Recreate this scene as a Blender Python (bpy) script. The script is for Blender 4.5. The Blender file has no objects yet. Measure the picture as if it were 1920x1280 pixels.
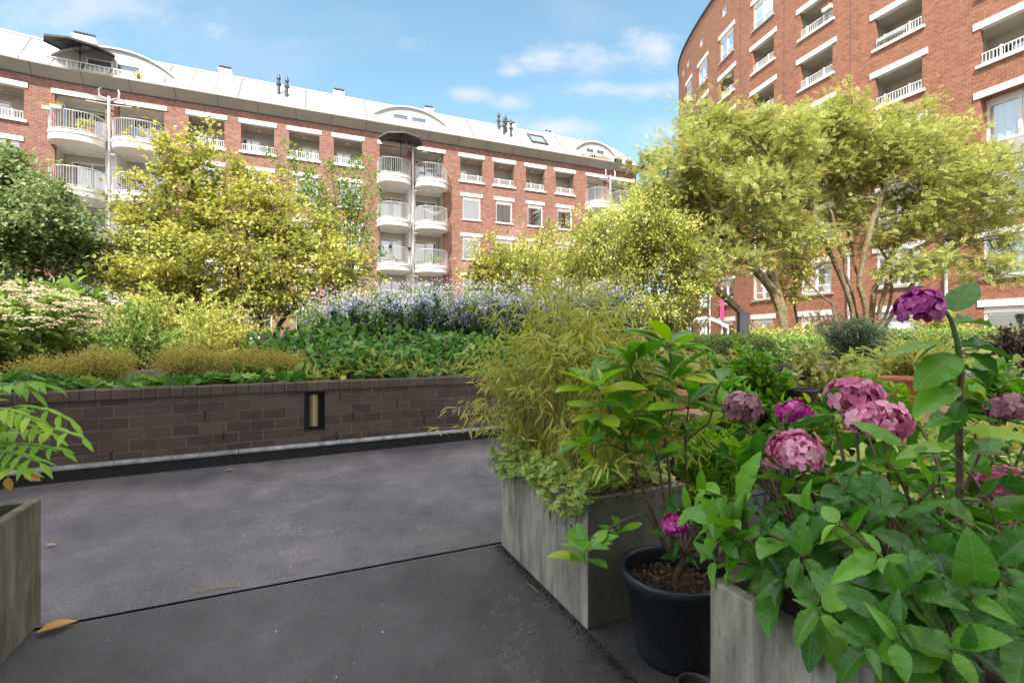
import bpy, math, random
import numpy as np
from math import radians as R, sin, cos, pi
random.seed(7); rng = np.random.default_rng(11)
SC = bpy.context.scene
COL = SC.collection
# ------------------------------------------------------------------ camera
cd = bpy.data.cameras.new('camera'); cam = bpy.data.objects.new('camera', cd); COL.objects.link(cam)
EYE = 1.25
cam.location = (0, 0, EYE); cam.rotation_euler = (R(90), 0, 0)
cd.sensor_width = 36; cd.lens = 16.875; cd.clip_start = 0.05; cd.clip_end = 2000
SC.camera = cam
# ------------------------------------------------------------------ light
SUN_EL, SUN_AZ = 52.0, 192.4          # azimuth measured clockwise from +Y
SUN_STRENGTH = 4.2
SKY_STRENGTH = 0.15
sd = bpy.data.lights.new('sun', 'SUN'); sun = bpy.data.objects.new('sun', sd); COL.objects.link(sun)
sd.energy = SUN_STRENGTH; sd.angle = R(0.5); sd.color = (1.0, 0.955, 0.88)
sun.rotation_euler = (R(90 - SUN_EL), 0, R(180 - SUN_AZ))
SC.view_settings.view_transform = 'Standard'; SC.view_settings.look = 'None'
SC.view_settings.exposure = 1.12; SC.view_settings.gamma = 1.0
SC.render.engine = 'CYCLES'
SC.cycles.max_bounces = 8; SC.cycles.transparent_max_bounces = 12; SC.cycles.diffuse_bounces = 5
W = bpy.data.worlds.new('World'); SC.world = W; W.use_nodes = True

def N(nt, t, **kw):
    n = nt.nodes.new(t)
    for k, v in kw.items():
        if k.startswith('i_'):
            n.inputs[k[2:].replace('_', ' ')].default_value = v
        else:
            setattr(n, k, v)
    return n

def build_world():
    nt = W.node_tree; nt.nodes.clear(); L = nt.links.new
    out = N(nt, 'ShaderNodeOutputWorld'); bg = N(nt, 'ShaderNodeBackground'); bg.inputs[1].default_value = SKY_STRENGTH
    sky = N(nt, 'ShaderNodeTexSky', sky_type='NISHITA'); sky.sun_disc = False
    sky.sun_elevation = R(SUN_EL); sky.sun_rotation = R(SUN_AZ)
    sky.air_density = 1.0; sky.dust_density = 0.6; sky.ozone_density = 1.0
    tc = N(nt, 'ShaderNodeTexCoord')
    sep = N(nt, 'ShaderNodeSeparateXYZ'); L(tc.outputs['Generated'], sep.inputs[0])
    # cloud layer: direction -> azimuth / elevation style coordinates (fixed in the world)
    def M(op, a, b=None, c=None):
        m = N(nt, 'ShaderNodeMath', operation=op)
        for i, v in enumerate((a, b, c)):
            if v is None: continue
            if isinstance(v, (int, float)): m.inputs[i].default_value = v
            else: L(v, m.inputs[i])
        return m.outputs[0]
    ysafe = M('MAXIMUM', sep.outputs['Y'], 0.02)
    u = M('DIVIDE', sep.outputs['X'], ysafe); v = M('DIVIDE', sep.outputs['Z'], ysafe)
    noise = N(nt, 'ShaderNodeTexNoise'); noise.inputs['Scale'].default_value = 7.0; noise.inputs['Detail'].default_value = 9; noise.inputs['Roughness'].default_value = 0.6
    cmb = N(nt, 'ShaderNodeCombineXYZ'); L(u, cmb.inputs[0]); L(M('MULTIPLY', v, 1.9), cmb.inputs[1]); L(cmb.outputs[0], noise.inputs['Vector'])
    nz = M('SUBTRACT', noise.outputs['Fac'], 0.5)
    tot = None
    for (cx, cy, rx, ry, a) in CLOUDS:
        du = M('DIVIDE', M('SUBTRACT', u, cx), rx * 1.3); dv = M('DIVIDE', M('SUBTRACT', v, cy), ry * 1.35)
        r2 = M('ADD', M('MULTIPLY', du, du), M('MULTIPLY', dv, dv))
        d = M('SUBTRACT', M('ADD', 1.0, M('MULTIPLY', nz, 3.0)), M('POWER', r2, 0.6))
        s = N(nt, 'ShaderNodeMapRange'); s.interpolation_type = 'SMOOTHSTEP'; s.inputs['From Min'].default_value = 0.0; s.inputs['From Max'].default_value = 1.45; s.inputs['To Max'].default_value = a
        L(d, s.inputs['Value'])
        tot = s.outputs[0] if tot is None else M('MAXIMUM', tot, s.outputs[0])
    n2 = N(nt, 'ShaderNodeTexNoise'); n2.inputs['Scale'].default_value = 2.2; n2.inputs['Detail'].default_value = 6
    L(cmb.outputs[0], n2.inputs['Vector'])
    wis = N(nt, 'ShaderNodeMapRange'); wis.inputs['From Min'].default_value = 0.5; wis.inputs['From Max'].default_value = 0.75; wis.inputs['To Max'].default_value = 0.22
    L(n2.outputs['Fac'], wis.inputs['Value'])
    up = N(nt, 'ShaderNodeMapRange'); up.inputs['From Min'].default_value = 0.0; up.inputs['From Max'].default_value = 0.08; L(sep.outputs['Y'], up.inputs['Value'])
    tot = M('MULTIPLY', M('MAXIMUM', tot, wis.outputs[0]), up.outputs[0])
    # unseen bright cloud added behind and above the viewer to lift the shaded foreground
    n3 = N(nt, 'ShaderNodeTexNoise'); n3.inputs['Scale'].default_value = 2.5; n3.inputs['Detail'].default_value = 6; L(tc.outputs['Generated'], n3.inputs['Vector'])
    ov = N(nt, 'ShaderNodeMapRange'); ov.inputs['From Min'].default_value = .36; ov.inputs['From Max'].default_value = .5; L(n3.outputs['Fac'], ov.inputs['Value'])
    hi = N(nt, 'ShaderNodeMapRange'); hi.inputs['From Min'].default_value = .25; hi.inputs['From Max'].default_value = .45; L(M('SUBTRACT', sep.outputs['Z'], M('MULTIPLY', sep.outputs['Y'], .45)), hi.inputs['Value'])
    fill = M('MULTIPLY', ov.outputs[0], hi.outputs[0])
    mx = N(nt, 'ShaderNodeMix', data_type='RGBA'); L(tot, mx.inputs[0])
    hz = N(nt, 'ShaderNodeHueSaturation'); hz.inputs['Hue'].default_value = 0.475; hz.inputs['Saturation'].default_value = 0.98; hz.inputs['Value'].default_value = SKY_VALUE; L(sky.outputs[0], hz.inputs['Color'])
    L(hz.outputs[0], mx.inputs[6]); mx.inputs[7].default_value = CLOUD_COL
    mf = N(nt, 'ShaderNodeMix', data_type='RGBA'); L(fill, mf.inputs[0]); L(mx.outputs[2], mf.inputs[6]); mf.inputs[7].default_value = CLOUD_FILL
    L(mf.outputs[2], bg.inputs[0]); L(bg.outputs[0], out.inputs[0])
SKY_VALUE = 0.92
CLOUD_COL = (2.9, 3.0, 3.15, 1)
CLOUD_FILL = (6.8, 6.6, 6.4, 1)
CLOUDS = [(-0.93, 0.70, .32, .10, .6), (0.19, 0.585, .17, .035, .95), (0.28, 0.61, .08, .035, .9), (0.24, 0.525, .16, .022, .85),
          (-0.095, 0.515, .05, .016, .6), (0.0, 0.562, .03, .016, .8), (0.0, 0.50, .045, .018, .7), (0.10, 0.447, .12, .022, .85), (0.30, 0.44, .09, .025, .5), (-.4, .62, .2, .02, .25),(-.75,.5,.25,.03,.3)]
build_world()

# ------------------------------------------------------------------ materials
def new_mat(name):
    m = bpy.data.materials.new(name); m.use_nodes = True
    nt = m.node_tree; b = nt.nodes['Principled BSDF']; return m, nt, b
def ramp(nt, stops, src=None):
    r = N(nt, 'ShaderNodeValToRGB'); cr = r.color_ramp
    while len(cr.elements) < len(stops): cr.elements.new(.5)
    for e, (p, c) in zip(cr.elements, stops): e.position = p; e.color = (*c, 1)
    if src: nt.links.new(src, r.inputs[0])
    return r
def attr(nt, name):
    return N(nt, 'ShaderNodeAttribute', attribute_name=name)
def noise(nt, scale, detail=4, rough=.55, vec=None):
    n = N(nt, 'ShaderNodeTexNoise'); n.inputs['Scale'].default_value = scale; n.inputs['Detail'].default_value = detail; n.inputs['Roughness'].default_value = rough
    if vec is None:
        vec = N(nt, 'ShaderNodeNewGeometry').outputs['Position']
    nt.links.new(vec, n.inputs['Vector']); return n
def mixc(nt, fac, a, b, blend='MIX'):
    m = N(nt, 'ShaderNodeMix', data_type='RGBA', blend_type=blend)
    for i, v in ((0, fac), (6, a), (7, b)):
        if isinstance(v, (int, float)): m.inputs[i].default_value = v
        elif isinstance(v, tuple): m.inputs[i].default_value = (*v, 1)
        else: nt.links.new(v, m.inputs[i])
    return m.outputs[2]
def bump(nt, b, h, strength=.3, dist=.01):
    n = N(nt, 'ShaderNodeBump'); n.inputs['Strength'].default_value = strength; n.inputs['Distance'].default_value = dist
    nt.links.new(h, n.inputs['Height']); nt.links.new(n.outputs[0], b.inputs['Normal'])

def m_plain(name, col, rough=.6, metal=0, nscale=0, namt=.15, bmp=0, spec=.5):
    m, nt, b = new_mat(name)
    b.inputs['Roughness'].default_value = rough; b.inputs['Metallic'].default_value = metal; b.inputs['Specular IOR Level'].default_value = spec
    if nscale:
        n = noise(nt, nscale, 6)
        r = ramp(nt, [(.3, tuple(c * (1 - namt) for c in col)), (.7, tuple(min(1, c * (1 + namt)) for c in col))], n.outputs['Fac'])
        nt.links.new(r.outputs[0], b.inputs['Base Color'])
        if bmp: bump(nt, b, n.outputs['Fac'], bmp)
    else: b.inputs['Base Color'].default_value = (*col, 1)
    return m

def m_brick(name, c1, c2, c3, mortar, bw=.225, rh=.105, ms=.011, rough=.8, bstr=.5, stain=.3, staincol=(.5, .4, .36)):
    m, nt, b = new_mat(name); L = nt.links.new
    a = attr(nt, 'lu')
    br = N(nt, 'ShaderNodeTexBrick'); L(a.outputs['Vector'], br.inputs['Vector'])
    br.inputs['Scale'].default_value = 1; br.inputs['Brick Width'].default_value = bw; br.inputs['Row Height'].default_value = rh
    br.inputs['Mortar Size'].default_value = ms; br.inputs['Mortar Smooth'].default_value = .25; br.inputs['Bias'].default_value = 0
    br.inputs['Color1'].default_value = (0, 0, 0, 1); br.inputs['Color2'].default_value = (1, 1, 1, 1); br.inputs['Mortar'].default_value = (.5, .5, .5, 1)
    r = ramp(nt, [(0, c1), (.5, c2), (1, c3)], br.outputs['Color'])
    n1 = noise(nt, 60, 5, .7, a.outputs['Vector']); n2 = noise(nt, .35, 5, .6, a.outputs['Vector'])
    c = mixc(nt, .25, r.outputs[0], n1.outputs['Color'], 'OVERLAY')
    mo = mixc(nt, .3, mortar, n1.outputs['Color'], 'OVERLAY')
    nj = noise(nt, 4.5, 5, .7, a.outputs['Vector']); jr = ramp(nt, [(.42, (.72,) * 3), (.6, (0,) * 3)], nj.outputs['Fac']); mo = mixc(nt, jr.outputs[0], mo, c2)
    nb = noise(nt, 9, 6, .7, a.outputs['Vector']); c = mixc(nt, .45, c, nb.outputs['Color'], 'SOFT_LIGHT')
    c = mixc(nt, br.outputs['Fac'], c, mo)
    s = ramp(nt, [(.56, (0, 0, 0)), (.78, (stain,) * 3)], n2.outputs['Fac'])
    c = mixc(nt, s.outputs[0], c, staincol)
    L(c, b.inputs['Base Color']); b.inputs['Roughness'].default_value = rough
    h = N(nt, 'ShaderNodeMath', operation='SUBTRACT'); L(n1.outputs['Fac'], h.inputs[0]); 
    hm = N(nt, 'ShaderNodeMath', operation='MULTIPLY'); L(br.outputs['Fac'], hm.inputs[0]); hm.inputs[1].default_value = 2.0
    L(hm.outputs[0], h.inputs[1]); bump(nt, b, h.outputs[0], bstr, .006)
    return m

def m_concrete(name, c1, c2, sc=6, speck=.25, rough=.85):
    m, nt, b = new_mat(name); L = nt.links.new
    g = N(nt, 'ShaderNodeNewGeometry')
    mp = N(nt, 'ShaderNodeMapping'); mp.inputs['Scale'].default_value = (1, 1, .22); L(g.outputs['Position'], mp.inputs[0])
    n1 = noise(nt, sc * 2.2, 8, .7, mp.outputs[0]); n2 = noise(nt, 90, 4, .8); n3 = noise(nt, sc * .4, 4)
    r = ramp(nt, [(.36, c1), (.60, c2)], n1.outputs['Fac'])
    r2 = ramp(nt, [(.35, (.3, .3, .3)), (.65, (.7, .7, .7))], n2.outputs['Fac'])
    c = mixc(nt, speck, r.outputs[0], r2.outputs[0], 'OVERLAY')
    mp2 = N(nt, 'ShaderNodeMapping'); mp2.inputs['Scale'].default_value = (16, 16, .7); L(g.outputs['Position'], mp2.inputs[0])
    ns = noise(nt, 1.0, 5, .6, mp2.outputs[0]); rs = ramp(nt, [(.48, (0,) * 3), (.66, (.75,) * 3)], ns.outputs['Fac'])
    zz = N(nt, 'ShaderNodeSeparateXYZ'); L(g.outputs['Position'], zz.inputs[0]); zr = N(nt, 'ShaderNodeMapRange'); zr.inputs['From Min'].default_value = .12; zr.inputs['From Max'].default_value = .56; L(zz.outputs['Z'], zr.inputs['Value'])
    c = mixc(nt, mixc(nt, 1.0, rs.outputs[0], zr.outputs[0], 'MULTIPLY'), c, tuple(x * .5 for x in c1))
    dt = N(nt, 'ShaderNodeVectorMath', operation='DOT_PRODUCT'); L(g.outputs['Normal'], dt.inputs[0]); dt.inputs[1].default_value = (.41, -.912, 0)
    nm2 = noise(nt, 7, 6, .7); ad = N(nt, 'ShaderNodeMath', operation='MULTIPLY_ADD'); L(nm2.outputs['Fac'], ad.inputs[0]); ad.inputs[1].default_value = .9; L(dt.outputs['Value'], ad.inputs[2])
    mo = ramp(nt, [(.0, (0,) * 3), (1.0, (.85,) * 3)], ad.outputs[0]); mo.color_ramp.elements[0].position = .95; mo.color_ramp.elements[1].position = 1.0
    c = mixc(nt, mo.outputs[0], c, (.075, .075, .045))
    r3 = ramp(nt, [(.45, (.0,) * 3), (.8, (.55,) * 3)], n3.outputs['Fac'])
    c = mixc(nt, r3.outputs[0], c, tuple(x * .45 for x in c1))
    vo = N(nt, 'ShaderNodeTexVoronoi'); vo.inputs['Scale'].default_value = 55; L(g.outputs['Position'], vo.inputs['Vector'])
    pit = ramp(nt, [(.06, (1, 1, 1)), (.11, (0, 0, 0))], vo.outputs['Distance'])
    pn = noise(nt, 3, 3); pr = ramp(nt, [(.45, (0,) * 3), (.7, (.7,) * 3)], pn.outputs['Fac'])
    c = mixc(nt, mixc(nt, 1.0, pit.outputs[0], pr.outputs[0], 'MULTIPLY'), c, tuple(min(1, x * 1.5) for x in c2))
    L(c, b.inputs['Base Color']); b.inputs['Roughness'].default_value = rough
    bump(nt, b, n2.outputs['Fac'], .35, .004)
    return m

def m_leaf(name, stops, trans=.35, rough=.5, veins=False, spec=.4, sheen=None):
    m, nt, b = new_mat(name); L = nt.links.new
    a = attr(nt, 'var'); r = ramp(nt, stops, a.outputs['Fac'])
    c = r.outputs[0]
    if veins:
        lu = attr(nt, 'lu'); sp = N(nt, 'ShaderNodeSeparateXYZ'); L(lu.outputs['Vector'], sp.inputs[0])
        ab = N(nt, 'ShaderNodeMath', operation='ABSOLUTE'); L(sp.outputs['X'], ab.inputs[0])
        k = N(nt, 'ShaderNodeMath', operation='MULTIPLY_ADD'); L(ab.outputs[0], k.inputs[0]); k.inputs[1].default_value = -.85; L(sp.outputs['Y'], k.inputs[2])
        f = N(nt, 'ShaderNodeMath', operation='PINGPONG'); L(k.outputs[0], f.inputs[0]); f.inputs[1].default_value = .055
        vr = ramp(nt, [(.0, (1, 1, 1)), (.012, (0, 0, 0))], f.outputs[0]); vr.color_ramp.elements[1].position = .009
        mr = ramp(nt, [(.0, (1, 1, 1)), (.02, (0, 0, 0))], ab.outputs[0]); mr.color_ramp.elements[1].position = .02
        mxx = N(nt, 'ShaderNodeMath', operation='MAXIMUM'); L(vr.outputs[0], mxx.inputs[0]); L(mr.outputs[0], mxx.inputs[1])
        fm = N(nt, 'ShaderNodeMath', operation='MULTIPLY'); L(mxx.outputs[0], fm.inputs[0]); fm.inputs[1].default_value = .30
        n = noise(nt, 14, 4)
        c = mixc(nt, .25, c, n.outputs['Color'], 'OVERLAY')
        c = mixc(nt, fm.outputs[0], c, (.30, .42, .16))
        bump(nt, b, f.outputs[0], .3, .012)
    L(c, b.inputs['Base Color']); b.inputs['Roughness'].default_value = rough; b.inputs['Specular IOR Level'].default_value = spec
    if trans:
        t = N(nt, 'ShaderNodeBsdfTranslucent'); ms = N(nt, 'ShaderNodeMixShader'); ms.inputs[0].default_value = trans
        hs = N(nt, 'ShaderNodeHueSaturation'); hs.inputs['Saturation'].default_value = 1.1; hs.inputs['Value'].default_value = 1.5; L(c, hs.inputs['Color'])
        L(hs.outputs[0], t.inputs[0]); L(b.outputs[0], ms.inputs[1]); L(t.outputs[0], ms.inputs[2])
        L(ms.outputs[0], nt.nodes['Material Output'].inputs[0])
    return m

def m_glass(name, tint=(.75, .82, .85), refl=.22):
    m, nt, b = new_mat(name); L = nt.links.new
    nt.nodes.remove(b)
    t = N(nt, 'ShaderNodeBsdfTransparent'); t.inputs[0].default_value = (*tint, 1)
    g = N(nt, 'ShaderNodeBsdfGlossy'); g.inputs['Roughness'].default_value = .03; g.inputs[0].default_value = (.95, .97, 1, 1)
    fr = N(nt, 'ShaderNodeFresnel'); fr.inputs[0].default_value = 1.6
    ad = N(nt, 'ShaderNodeMath', operation='ADD'); L(fr.outputs[0], ad.inputs[0]); ad.inputs[1].default_value = refl; ad.use_clamp = True
    ms = N(nt, 'ShaderNodeMixShader'); L(ad.outputs[0], ms.inputs[0]); L(t.outputs[0], ms.inputs[1]); L(g.outputs[0], ms.inputs[2])
    L(ms.outputs[0], nt.nodes['Material Output'].inputs[0]); return m

def m_asphalt(name, base, sand, sc, rlo=.5):
    m, nt, b = new_mat(name); L = nt.links.new
    g = N(nt, 'ShaderNodeNewGeometry')
    n1 = noise(nt, sc, 3, .8); n2 = noise(nt, 1.3, 6, .6); n3 = noise(nt, 5, 8, .75)
    r = ramp(nt, [(.42, tuple(x * .72 for x in base)), (.56, base), (.66, sand)], n1.outputs['Fac'])
    r2 = ramp(nt, [(.32, (.26, .26, .28)), (.68, (.74, .72, .70))], n2.outputs['Fac'])
    c = mixc(nt, .8, r.outputs[0], r2.outputs[0], 'OVERLAY')
    r3 = ramp(nt, [(.3, (.3,) * 3), (.75, (.7,) * 3)], n3.outputs['Fac'])
    c = mixc(nt, .8, c, r3.outputs[0], 'OVERLAY')
    vo = N(nt, 'ShaderNodeTexVoronoi'); vo.inputs['Scale'].default_value = 26; L(g.outputs['Position'], vo.inputs['Vector'])
    vc = N(nt, 'ShaderNodeSeparateColor'); L(vo.outputs['Color'], vc.inputs[0])
    gt = N(nt, 'ShaderNodeMath', operation='GREATER_THAN'); L(vc.outputs[0], gt.inputs[0]); gt.inputs[1].default_value = .86
    lt = N(nt, 'ShaderNodeMath', operation='LESS_THAN'); L(vo.outputs['Distance'], lt.inputs[0]); lt.inputs[1].default_value = .09
    mm = N(nt, 'ShaderNodeMath', operation='MULTIPLY'); L(gt.outputs[0], mm.inputs[0]); L(lt.outputs[0], mm.inputs[1])
    c = mixc(nt, mm.outputs[0], c, (.3, .28, .26))
    # thin scuffs
    mp = N(nt, 'ShaderNodeMapping'); mp.inputs['Rotation'].default_value = (0, 0, .6); mp.inputs['Scale'].default_value = (1, 1, 1); L(g.outputs['Position'], mp.inputs[0])
    dn = noise(nt, 3.5, 5, .6, mp.outputs[0])
    sc_ = N(nt, 'ShaderNodeTexVoronoi', feature='DISTANCE_TO_EDGE'); sc_.inputs['Scale'].default_value = 1.4; L(dn.outputs['Color'], sc_.inputs['Vector'])
    sr = ramp(nt, [(.0, (.55,) * 3), (.011, (0,) * 3)], sc_.outputs['Distance'])
    nm = noise(nt, .8, 2); nmr = ramp(nt, [(.5, (0,) * 3), (.62, (1,) * 3)], nm.outputs['Fac'])
    f = mixc(nt, 1.0, sr.outputs[0], nmr.outputs[0], 'MULTIPLY')
    c = mixc(nt, f, c, (.3, .3, .3))
    L(c, b.inputs['Base Color'])
    rr = ramp(nt, [(.3, (rlo,) * 3), (.7, (rlo + .3,) * 3)], n2.outputs['Fac']); L(rr.outputs[0], b.inputs['Roughness'])
    bump(nt, b, n1.outputs['Fac'], .6, .006)
    return m

MT = {}
MT['brickL'] = m_brick('brick_red', (.180, .072, .050), (.232, .099, .070), (.29, .132, .096), (.38, .275, .21), stain=.45, staincol=(.52, .38, .34))
MT['brickR'] = m_brick('brick_salmon', (.208, .073, .037), (.262, .098, .053), (.31, .125, .072), (.37, .25, .165), stain=.2, staincol=(.5, .34, .27))
MT['brickD'] = m_brick('brick_dark', (.060, .040, .031), (.084, .057, .044), (.112, .078, .060), (.145, .135, .112), bw=.2225, rh=.109, ms=.008, stain=.35, staincol=(.10, .098, .075), bstr=1.0)
MT['brickC'] = m_brick('brick_coping', (.075, .050, .040), (.092, .063, .050), (.11, .078, .062), (.12, .11, .095), bw=.111, rh=.5, ms=.007, stain=.3, staincol=(.12, .11, .10), bstr=1.0)
MT['white'] = m_plain('white_paint', (.70, .69, .67), .5, nscale=1.5, namt=.06)
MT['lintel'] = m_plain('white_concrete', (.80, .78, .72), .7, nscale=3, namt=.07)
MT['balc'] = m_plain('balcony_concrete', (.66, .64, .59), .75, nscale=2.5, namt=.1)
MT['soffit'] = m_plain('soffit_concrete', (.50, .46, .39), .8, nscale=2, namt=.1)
MT['fascia'] = m_plain('fascia_panel', (.33, .315, .275), .6, nscale=1.2, namt=.06)
MT['joint'] = m_plain('dark_joint', (.06, .055, .05), .8)
MT['roof'] = m_plain('roof_metal', (.55, .55, .55), .5, nscale=.7, namt=.08)
MT['seam'] = m_plain('roof_seam', (.15, .15, .16), .5)
MT['greypanel'] = m_plain('grey_panel', (.36, .37, .38), .5)
MT['metal'] = m_plain('galvanised_metal', (.55, .56, .56), .4, .3, nscale=6, namt=.1)
MT['lead'] = m_plain('lead_flashing', (.25, .255, .26), .45, .3, nscale=9, namt=.5, bmp=.5)
MT['black'] = m_plain('black_bitumen', (.012, .012, .012), .8, nscale=20, namt=.5)
MT['dark'] = m_plain('dark_interior', (.03, .03, .035), .9)
MT['canvas'] = m_plain('grey_canvas', (.07, .07, .07), .85)
MT['canvas2'] = m_plain('taupe_canvas', (.12, .11, .10), .85)
MT['flue'] = m_plain('flue_metal', (.05, .055, .06), .5)
MT['curtain'] = m_plain('curtain_white', (.75, .76, .76), .9)
MT['curtdark'] = m_plain('curtain_blue', (.08, .10, .16), .9)
MT['curtred'] = m_plain('curtain_red', (.16, .02, .025), .9)
MT['beige'] = m_plain('blind_beige', (.60, .55, .42), .9)
MT['purple'] = m_plain('purple_screen', (.06, .03, .25), .7)
MT['wood'] = m_plain('wood', (.38, .22, .12), .7, nscale=6, namt=.3)
MT['terra'] = m_plain('terracotta', (.42, .16, .08), .8, nscale=12, namt=.2)
MT['pink'] = m_plain('pink_cloth', (.75, .08, .28), .8)
MT['blackplastic'] = m_plain('black_plastic', (.016, .021, .028), .34, nscale=9, namt=.45)
MT['brownplastic'] = m_plain('brown_plastic', (.06, .05, .045), .6)
MT['frost'] = m_plain('frosted_lamp', (.42, .34, .20), .35)
MT['soil'] = m_plain('soil', (.022, .015, .011), .95, nscale=30, namt=.6, bmp=1.0)
MT['earth'] = m_plain('garden_soil', (.06, .045, .03), .95, nscale=4, namt=.5, bmp=1.0)
MT['glass'] = m_glass('window_glass')
MT['glassd'] = m_glass('window_glass_dark', (.4, .45, .5), .10)
MT['bark'] = m_plain('bark', (.20, .15, .085), .85, nscale=14, namt=.45, bmp=.8)
MT['barkd'] = m_plain('bark_dark', (.09, .07, .05), .85, nscale=14, namt=.45, bmp=.8)
MT['stem'] = m_plain('stem_brown', (.13, .085, .045), .7, nscale=30, namt=.35)
MT['stemg'] = m_plain('stem_green', (.10, .17, .04), .6, nscale=30, namt=.2)
MT['culm'] = m_plain('bamboo_culm', (.30, .26, .07), .5, nscale=20, namt=.3)
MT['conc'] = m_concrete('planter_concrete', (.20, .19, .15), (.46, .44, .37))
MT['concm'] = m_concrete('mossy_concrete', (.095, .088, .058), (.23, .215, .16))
MT['asph'] = m_asphalt('asphalt_coarse', (.125, .117, .132), (.29, .275, .29), 110)
MT['asph2'] = m_asphalt('asphalt_smooth', (.070, .071, .079), (.15, .15, .16), 150, .32)
MT['deadleaf'] = m_leaf('dead_leaf', [(0, (.45, .2, .05)), (.5, (.6, .35, .08)), (1, (.35, .12, .03))], .2)
LF = {}
LF['yellow'] = m_leaf('leaf_yellow', [(0, (.15, .18, .03)), (.45, (.37, .38, .085)), (.8, (.55, .53, .17)), (.97, (.62, .43, .07))])
LF['green'] = m_leaf('leaf_green', [(0, (.09, .17, .03)), (.55, (.24, .35, .08)), (1, (.44, .52, .20))])
LF['olive'] = m_leaf('leaf_olive', [(0, (.09, .13, .045)), (.55, (.22, .29, .105)), (1, (.46, .50, .28))])
LF['bright'] = m_leaf('leaf_bright', [(0, (.08, .21, .012)), (.6, (.19, .40, .02)), (1, (.36, .54, .05))])
LF['acer'] = m_leaf('leaf_feathery', [(0, (.21, .25, .05)), (.5, (.38, .41, .12)), (.9, (.54, .53, .20)), (1, (.5, .32, .1))])
LF['acerg'] = m_leaf('leaf_feathery_green', [(0, (.11, .155, .03)), (.5, (.20, .26, .06)), (1, (.34, .36, .10))])
LF['pale'] = m_leaf('leaf_pale', [(0, (.26, .30, .06)), (.5, (.46, .48, .13)), (1, (.64, .62, .24))])
LF['bamboo'] = m_leaf('leaf_bamboo', [(0, (.24, .28, .04)), (.5, (.42, .45, .08)), (.93, (.56, .56, .15)), (1, (.70, .66, .46))], .4)
LF['dark'] = m_leaf('leaf_dark', [(0, (.02, .045, .012)), (.6, (.05, .095, .022)), (1, (.10, .16, .04))])
LF['conifer'] = m_leaf('needles', [(0, (.03, .065, .035)), (.6, (.07, .13, .065)), (1, (.12, .19, .09))], .15)
LF['purple'] = m_leaf('leaf_purple', [(0, (.03, .02, .025)), (1, (.09, .06, .05))], .2)
LF['grey'] = m_leaf('leaf_silver', [(0, (.16, .2, .14)), (1, (.36, .4, .32))], .2)
LF['rhodo'] = m_leaf('leaf_glossy', [(0, (.06, .18, .02)), (.6, (.13, .34, .03)), (.85, (.32, .46, .035)), (1, (.52, .48, .06))], .35, .3, spec=.6)
LF['hydr'] = m_leaf('leaf_hydrangea', [(0, (.022, .09, .016)), (.4, (.06, .20, .022)), (.8, (.17, .40, .03)), (1, (.36, .52, .05))], .3, .33, veins=True, spec=.42)
LF['ground'] = m_leaf('leaf_ground', [(0, (.035, .12, .02)), (.55, (.10, .25, .04)), (1, (.32, .46, .11))], .25, .4)
LF['geran'] = m_leaf('leaf_geranium', [(0, (.20, .32, .06)), (.5, (.40, .54, .15)), (.85, (.62, .66, .18)), (1, (.6, .42, .12))], .3)
LF['brown'] = m_leaf('leaf_withered', [(0, (.09, .045, .03)), (1, (.26, .14, .08))], .2)
LF['froth'] = m_leaf('seed_froth', [(0, (.26, .23, .04)), (.6, (.46, .38, .09)), (1, (.62, .53, .17))], .3)
LF['cream'] = m_leaf('flower_cream', [(0, (.42, .30, .20)), (.5, (.66, .55, .38)), (1, (.82, .74, .58))], .25)
LF['aster'] = m_leaf('flower_lilac_shaded', [(0, (.17, .17, .38)), (.6, (.34, .33, .58)), (1, (.64, .60, .76))], .25)  # aster petals tinted as in shade; also the plain lilac pot flowers
LF['aster_lit'] = m_leaf('flower_lilac_sunlit', [(0, (.28, .24, .40)), (.5, (.48, .43, .55)), (1, (.76, .70, .73))], .25)  # the same aster petals, tinted as in sunlight
LF['pinkf'] = m_leaf('petal_pink', [(0, (.26, .035, .12)), (.45, (.66, .20, .36)), (1, (.86, .52, .64))], .25, .5)
LF['magf'] = m_leaf('petal_magenta', [(0, (.30, .01, .16)), (.5, (.58, .05, .36)), (1, (.75, .22, .60))], .25, .5)
LF['purf'] = m_leaf('petal_purple', [(0, (.20, .012, .12)), (.5, (.40, .035, .27)), (1, (.62, .20, .50))], .25, .5)
LF['fadef'] = m_leaf('petal_faded', [(0, (.16, .07, .09)), (.5, (.32, .14, .19)), (1, (.46, .28, .3))], .25, .6)
LF['orangef'] = m_leaf('petal_orange', [(0, (.7, .2, .04)), (1, (.8, .5, .1))], .2)
LF['redf'] = m_leaf('petal_red', [(0, (.5, .03, .04)), (1, (.7, .1, .1))], .2)
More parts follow.
